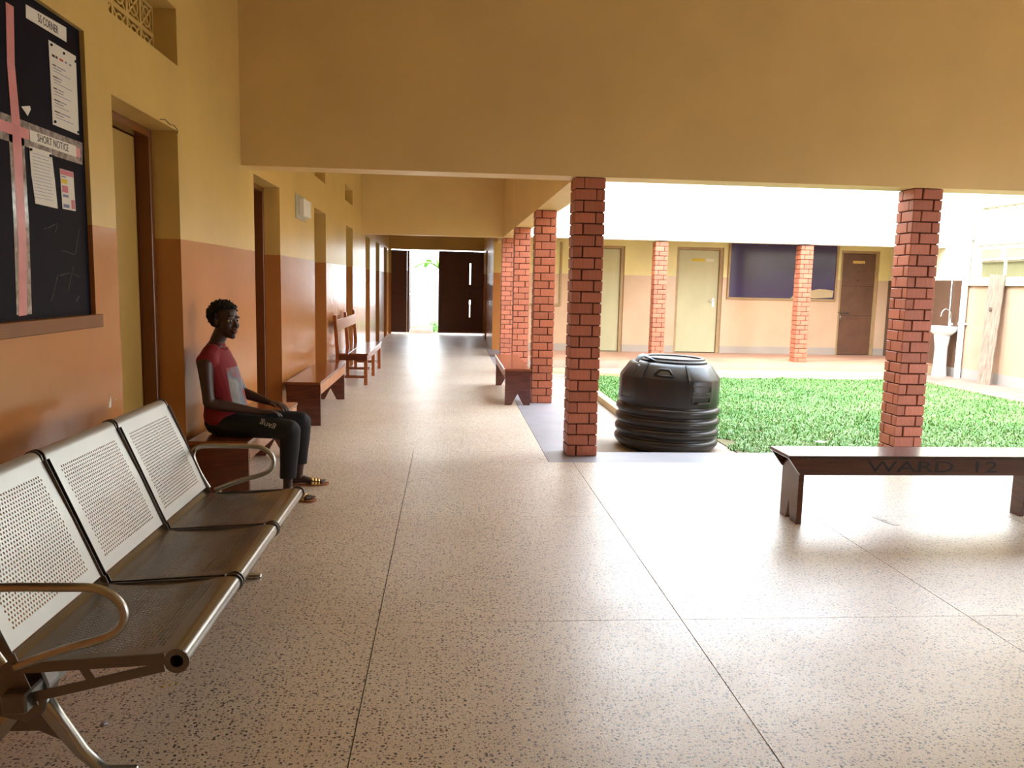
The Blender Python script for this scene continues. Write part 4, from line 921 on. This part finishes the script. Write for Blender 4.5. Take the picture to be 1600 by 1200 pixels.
# ------------------------------------------------------------------ seated person
def remesh(mb, name, voxel, smooth_it=4):
    me = mb.mesh(name, fix=False); o = bpy.data.objects.new(name, me); COL.objects.link(o)
    r = o.modifiers.new('r', 'REMESH'); r.mode = 'VOXEL'; r.voxel_size = voxel
    s = o.modifiers.new('s', 'SMOOTH'); s.factor = .5; s.iterations = smooth_it
    dg = bpy.context.evaluated_depsgraph_get(); out = bpy.data.meshes.new_from_object(o.evaluated_get(dg)); bpy.data.objects.remove(o)
    out.shade_smooth(); return out
def person():
    O = Vector((-1.5, 5.45, 0)); t = empty('person', O)
    tag(t, 'seated person in a sleeveless red printed top and black trousers on the left bench', 'person')
    def put(name, me, m):
        me.transform(Matrix.Translation(-O)); me.materials.clear(); me.materials.append(m); o = bpy.data.objects.new(name, me); COL.objects.link(o); o.parent = t; return o
    HC = Vector((-1.475, 5.45, 1.215)); fa = math.radians(-33); FD = Vector((math.cos(fa), math.sin(fa), -.03)).normalized(); SD = Vector((0, 0, 1)).cross(FD).normalized(); UP = FD.cross(SD)
    def H(f, s, u): return HC + FD * f + SD * s + UP * u
    R3 = Matrix((FD, SD, UP)).transposed()
    b = MB()
    # head: cranium, face, jaw, cheeks, nose, lips, brow, ears
    b.ball(H(-.018, 0, .030), .096, .076, .090, mtx=R3); b.ball(H(.018, 0, -.022), .070, .062, .088, mtx=R3)
    b.ball(H(.040, 0, -.085), .038, .036, .030, mtx=R3); b.ball(H(.062, 0, -.102), .022, .022, .017, mtx=R3)
    for s in (1, -1):
        b.ball(H(.052, .034 * s, -.030), .030, .024, .028, mtx=R3); b.ball(H(-.008, .076 * s, -.008), .016, .008, .028, mtx=R3)
        b.ball(H(.074, .030 * s, .026), .014, .026, .009, mtx=R3)
        b.ball(H(.090, .014 * s, -.036), .011, .010, .008, mtx=R3)
    b.limb([(H(.078, 0, .012), .007, .008), (H(.092, 0, -.014), .009, .009), (H(.103, 0, -.033), .012, .011)], hint=SD)
    b.ball(H(.085, 0, -.060), .013, .023, .008, mtx=R3); b.ball(H(.082, 0, -.073), .013, .021, .009, mtx=R3)
    # neck and trunk (body faces +x, leaning back on the wall)
    NK = Vector((-1.525, 5.45, 1.055))
    b.limb([(NK + Vector((-.02, 0, -.05)), .062, .056), (NK + Vector((-.005, 0, .03)), .047, .049), (HC + Vector((-.02, .0, -.06)), .046, .05)])
    trunk = [((-1.490, 5.45, .535), .158, .125), ((-1.485, 5.45, .62), .146, .125), ((-1.495, 5.45, .72), .134, .115), ((-1.515, 5.45, .82), .145, .112), ((-1.535, 5.45, .91), .158, .104), ((-1.548, 5.45, .975), .150, .082), ((-1.545, 5.45, 1.03), .090, .066)]
    b.limb(trunk, seg=24)
    # arms
    sN, eN, wN = Vector((-1.565, 5.272, .945)), Vector((-1.535, 5.235, .690)), Vector((-1.235, 5.335, .622))
    sF, eF, wF = Vector((-1.54, 5.628, .945)), Vector((-1.43, 5.68, .700)), Vector((-1.215, 5.545, .650))
    for s_, e_, w_ in ((sN, eN, wN), (sF, eF, wF)):
        b.limb([(s_, .052, .050), (s_.lerp(e_, .35), .044, .046), (s_.lerp(e_, .75), .038, .040), (e_, .037, .038)], hint=(1, 0, 0))
        b.limb([(e_, .037, .037), (e_.lerp(w_, .3), .038, .036), (e_.lerp(w_, .75), .028, .026), (w_, .025, .020)])
    # hands: palm, four fingers, thumb
    def hand(w, d, side, thumb):
        d = Vector(d).normalized(); sd = Vector(side).normalized(); dn = Vector((0, 0, -1))
        b.limb([(w, .024, .018), (w + d * .035, .034, .017), (w + d * .078, .036, .014)], hint=sd)
        for i, L in enumerate((.062, .074, .070, .052)):
            r0 = w + d * .072 + sd * (.027 - .018 * i)
            b.limb([(r0, .0085, .0085), (r0 + d * L * .42 + dn * .006, .0080, .0080), (r0 + d * L * .72 + dn * .020, .0074, .0074), (r0 + d * L * .9 + dn * .034, .0068, .0068)], hint=sd, seg=10)
        r0 = w + d * .022 + sd * thumb * .026
        b.limb([(r0, .0115, .0115), (r0 + d * .028 + sd * thumb * .020, .0098, .0098), (r0 + d * .052 + sd * thumb * .024 + dn * .006, .0088, .0088)], hint=sd, seg=10)
    hand(wN, (1, .28, -.02), (-.28, 1, 0), 1); hand(wF, (1, -.42, -.10), (.42, 1, 0), -1)
    # legs
    hN, kN, aN = Vector((-1.46, 5.365, .535)), Vector((-1.035, 5.315, .505)), Vector((-1.085, 5.44, .095))
    hF, kF, aF = Vector((-1.46, 5.535, .535)), Vector((-1.015, 5.60, .515)), Vector((-1.075, 5.80, .095))
    legs = ((hN, kN, aN), (hF, kF, aF))
    for h, k, a in legs:
        b.limb([(h, .088, .082), (h.lerp(k, .4), .076, .070), (h.lerp(k, .8), .060, .056), (k, .056, .054)])
        b.limb([(k, .054, .054), (k.lerp(a, .3), .050, .052), (k.lerp(a, .7), .036, .038), (a, .029, .031), (a + Vector((0, 0, -.03)), .029, .032)])
    def foot(a, d):
        d = Vector(d).normalized(); sd = Vector((-d.y, d.x, 0))
        b.limb([(a + Vector((0, 0, -.055)) - d * .035, .028, .024), (a + Vector((0, 0, -.045)) + d * .03, .032, .028), (Vector((a.x, a.y, .032)) + d * .10, .040, .017), (Vector((a.x, a.y, .026)) + d * .155, .042, .012)], hint=sd)
        for i, L in enumerate((.040, .036, .030, .024, .018)):
            r0 = Vector((a.x, a.y, .024)) + d * .150 + sd * (.032 - .016 * i)
            b.limb([(r0, .0095, .009), (r0 + d * L, .0085, .0075)], hint=sd, seg=8)
    dN, dF = Vector((.94, -.34, 0)), Vector((.98, .20, 0))
    foot(aN, dN); foot(aF, dF)
    body = put('body', remesh(b, 'body', .0048, 3), M['skin'])
    # eyes
    for s in (1, -1):
        MB().ball(H(.0690, .031 * s, .004), .0120, .0155, .0085, seg=16, mtx=R3).build('eye', M['eye_white'], t, smooth=True)
        MB().ball(H(.0745, .031 * s, .004) + Vector((.0010, -.0035, 0)), .0072, seg=12).build('iris', M['iris'], t, smooth=True)
    # lips darker-rose
    MB().ball(H(.0885, 0, -.061), .010, .021, .0055, mtx=R3).ball(H(.086, 0, -.0725), .0105, .018, .0062, mtx=R3).build('lips', M['lips'], t, smooth=True)
    # hair: close cropped curly cap
    hm = MB(); seg, rings = 60, 34
    for i in range(rings + 1):
        th = PI * i / rings
        for k in range(seg):
            a = 2 * PI * k / seg; d = Vector((math.sin(th) * math.cos(a), math.sin(th) * math.sin(a), math.cos(th)))
            r = 1.0 + .07 * noise.noise(d * 6) + .07 * noise.noise(d * 17) + .05 * noise.noise(d * 38)
            f, s, u = d.x * .106 * r, d.y * .090 * r, d.z * .098 * r
            # clear the face: pull the front-lower part inside the skull
            if f > .02 and u < (.040 if f > .05 else .020): 
                kf = .55; f *= kf; s *= .80; u = max(u, -.03) * .8
            hm.v.append(H(f - .028, s, u + .036))
    hm.f = [(i * seg + k, (i + 1) * seg + k, (i + 1) * seg + (k + 1) % seg, i * seg + (k + 1) % seg) for i in range(rings) for k in range(seg)]
    hm.build('hair', M['hair'], t, smooth=True)
    rnd = random.Random(5); tf = MB()
    for i in range(420):
        d = Vector([rnd.gauss(0, 1) for _ in range(3)]).normalized()
        if d.x > .35 and d.z < .45: continue
        if d.z < -.45: continue
        p = H(d.x * .106 - .028, d.y * .090, d.z * .098 + .036); dd = (R3 @ d); q = p + dd * rnd.uniform(.003, .008) + Vector([rnd.uniform(-.008, .008) for _ in range(3)])
        tf.tube([p - dd * .004, (p + q) / 2 + Vector([rnd.uniform(-.004, .004) for _ in range(3)]), q], [.006, .005, .003], 5)
    tf.build('hair_tuft', M['hair'], t, fix=False, smooth=True, kind='stuff')
    # shirt: trunk grown outward, cap shoulders, hem over the lap
    c = MB()
    c.limb([(p, ra + .014, rb + .014) for p, ra, rb in [((-1.495, 5.45, .56), .162, .122)] + trunk[1:6]] , seg=24)
    c.limb([((-1.552, 5.29, .965), .066, .056), ((-1.55, 5.37, 1.0), .064, .062), ((-1.55, 5.45, 1.012), .064, .066), ((-1.55, 5.53, 1.0), .064, .062), ((-1.545, 5.61, .965), .066, .056)], hint=(1, 0, 0))
    c.limb([((-1.545, 5.45, 1.0), .078, .074), ((-1.538, 5.45, 1.045), .062, .062)])
    for s_ in (sN, sF): c.ball(s_ + Vector((0, .012 if s_ is sN else -.012, .008)), .060, .048, .062)
    sh = put('shirt', remesh(c, 'shirt', .007, 4), shirt_material(-1.50, 5.45, .78))
    # collar band
    MB().tube([NK + Vector((-.008 + .062 * math.cos(a), .066 * math.sin(a), -.018 - .012 * math.cos(a))) for a in np.radians(np.arange(180, 545, 20))], .009, 8).build('collar', sh.data.materials[0], t, smooth=True)
    # trousers
    q = MB(); q.limb([((-1.505, 5.45, .585), .155, .120), ((-1.50, 5.45, .535), .165, .125)], seg=20)
    ends = []
    for h, k, a in legs:
        end = k.lerp(a, .86 if k is kN else .80); ends.append(end)
        q.limb([(h, .098, .086), (h.lerp(k, .4), .090, .080), (h.lerp(k, .8), .074, .070), (k, .070, .068)])
        q.limb([(k, .068, .067), (k.lerp(a, .3), .064, .066), (k.lerp(a, .6), .054, .058), (end, .050, .056)])
    tq = remesh(q, 'trousers', .0075, 4)
    bm = bmesh.new(); bm.from_mesh(tq)
    low = [v for v in bm.verts if v.co.x > -1.2 and ((v.co.y < 5.62 and v.co.z < ends[0].z - .004) or (v.co.y >= 5.62 and v.co.z < ends[1].z - .004))]
    bmesh.ops.delete(bm, geom=low, context='VERTS'); bvh = BVHTree.FromBMesh(bm); bm.to_mesh(tq); bm.free()
    tr_ = put('trousers', tq, M['trousers']); tr_.modifiers.new('thickness', 'SOLIDIFY').thickness = .003
    # lettering on the outer side of the near thigh, upside down, wrapped onto the cloth
    ctr = Vector((-1.172, 5.0, .545)); xd = Vector((-1, 0, .33)).normalized(); yd = Vector((xd.z, 0, -xd.x)) ; yd = Vector((-.31, 0, -1)).normalized()
    tx = text('lettering', 'gang', .046, plane_mtx(ctr, xd, yd), M['print_white'], None, width=.108)
    off = tx.location.copy()
    for v in tx.data.vertices:
        p = v.co + off; hit = bvh.ray_cast(Vector((p.x, 5.0, p.z)), Vector((0, 1, 0)))
        p = Vector((p.x, (hit[0].y if hit[0] else 5.25) - (.0015 if v.co.y < .0004 else .0035), p.z)); v.co = p - O
    tx.location = (0, 0, 0); tx.parent = t
    # sandals: sole and gold strap
    for a, d in ((aN, dN), (aF, dF)):
        sd = Vector((-d.y, d.x, 0)).normalized(); d = d.normalized(); s = MB(); out = []
        for u, w in ((-.065, .022), (-.045, .032), (0, .034), (.06, .034), (.11, .044), (.165, .045), (.20, .034), (.215, .015)): out.append((u, w))
        poly = [a + d * u + sd * w for u, w in out] + [a + d * u - sd * w for u, w in reversed(out)]
        s.prism([(p.x, p.y) for p in poly], .0005, .012, 'z'); so = s.build('sandal', M['sole'], t)
        st = MB()
        for u0, u1 in ((.085, .103), (.107, .125), (.129, .147)):
            for i in range(8):
                def P(uu, k): an = PI * k / 8; return Vector((a.x, a.y, 0)) + d * uu + sd * math.cos(an) * .046 + Vector((0, 0, .010 + math.sin(an) * (.062 - uu * .16)))
                st.add([P(u0, i), P(u1, i), P(u1, i + 1), P(u0, i + 1)], [(0, 1, 2, 3)])
        x = st.build('strap', M['gold'], so, smooth=True); x.modifiers.new('thickness', 'SOLIDIFY').thickness = .004
person()
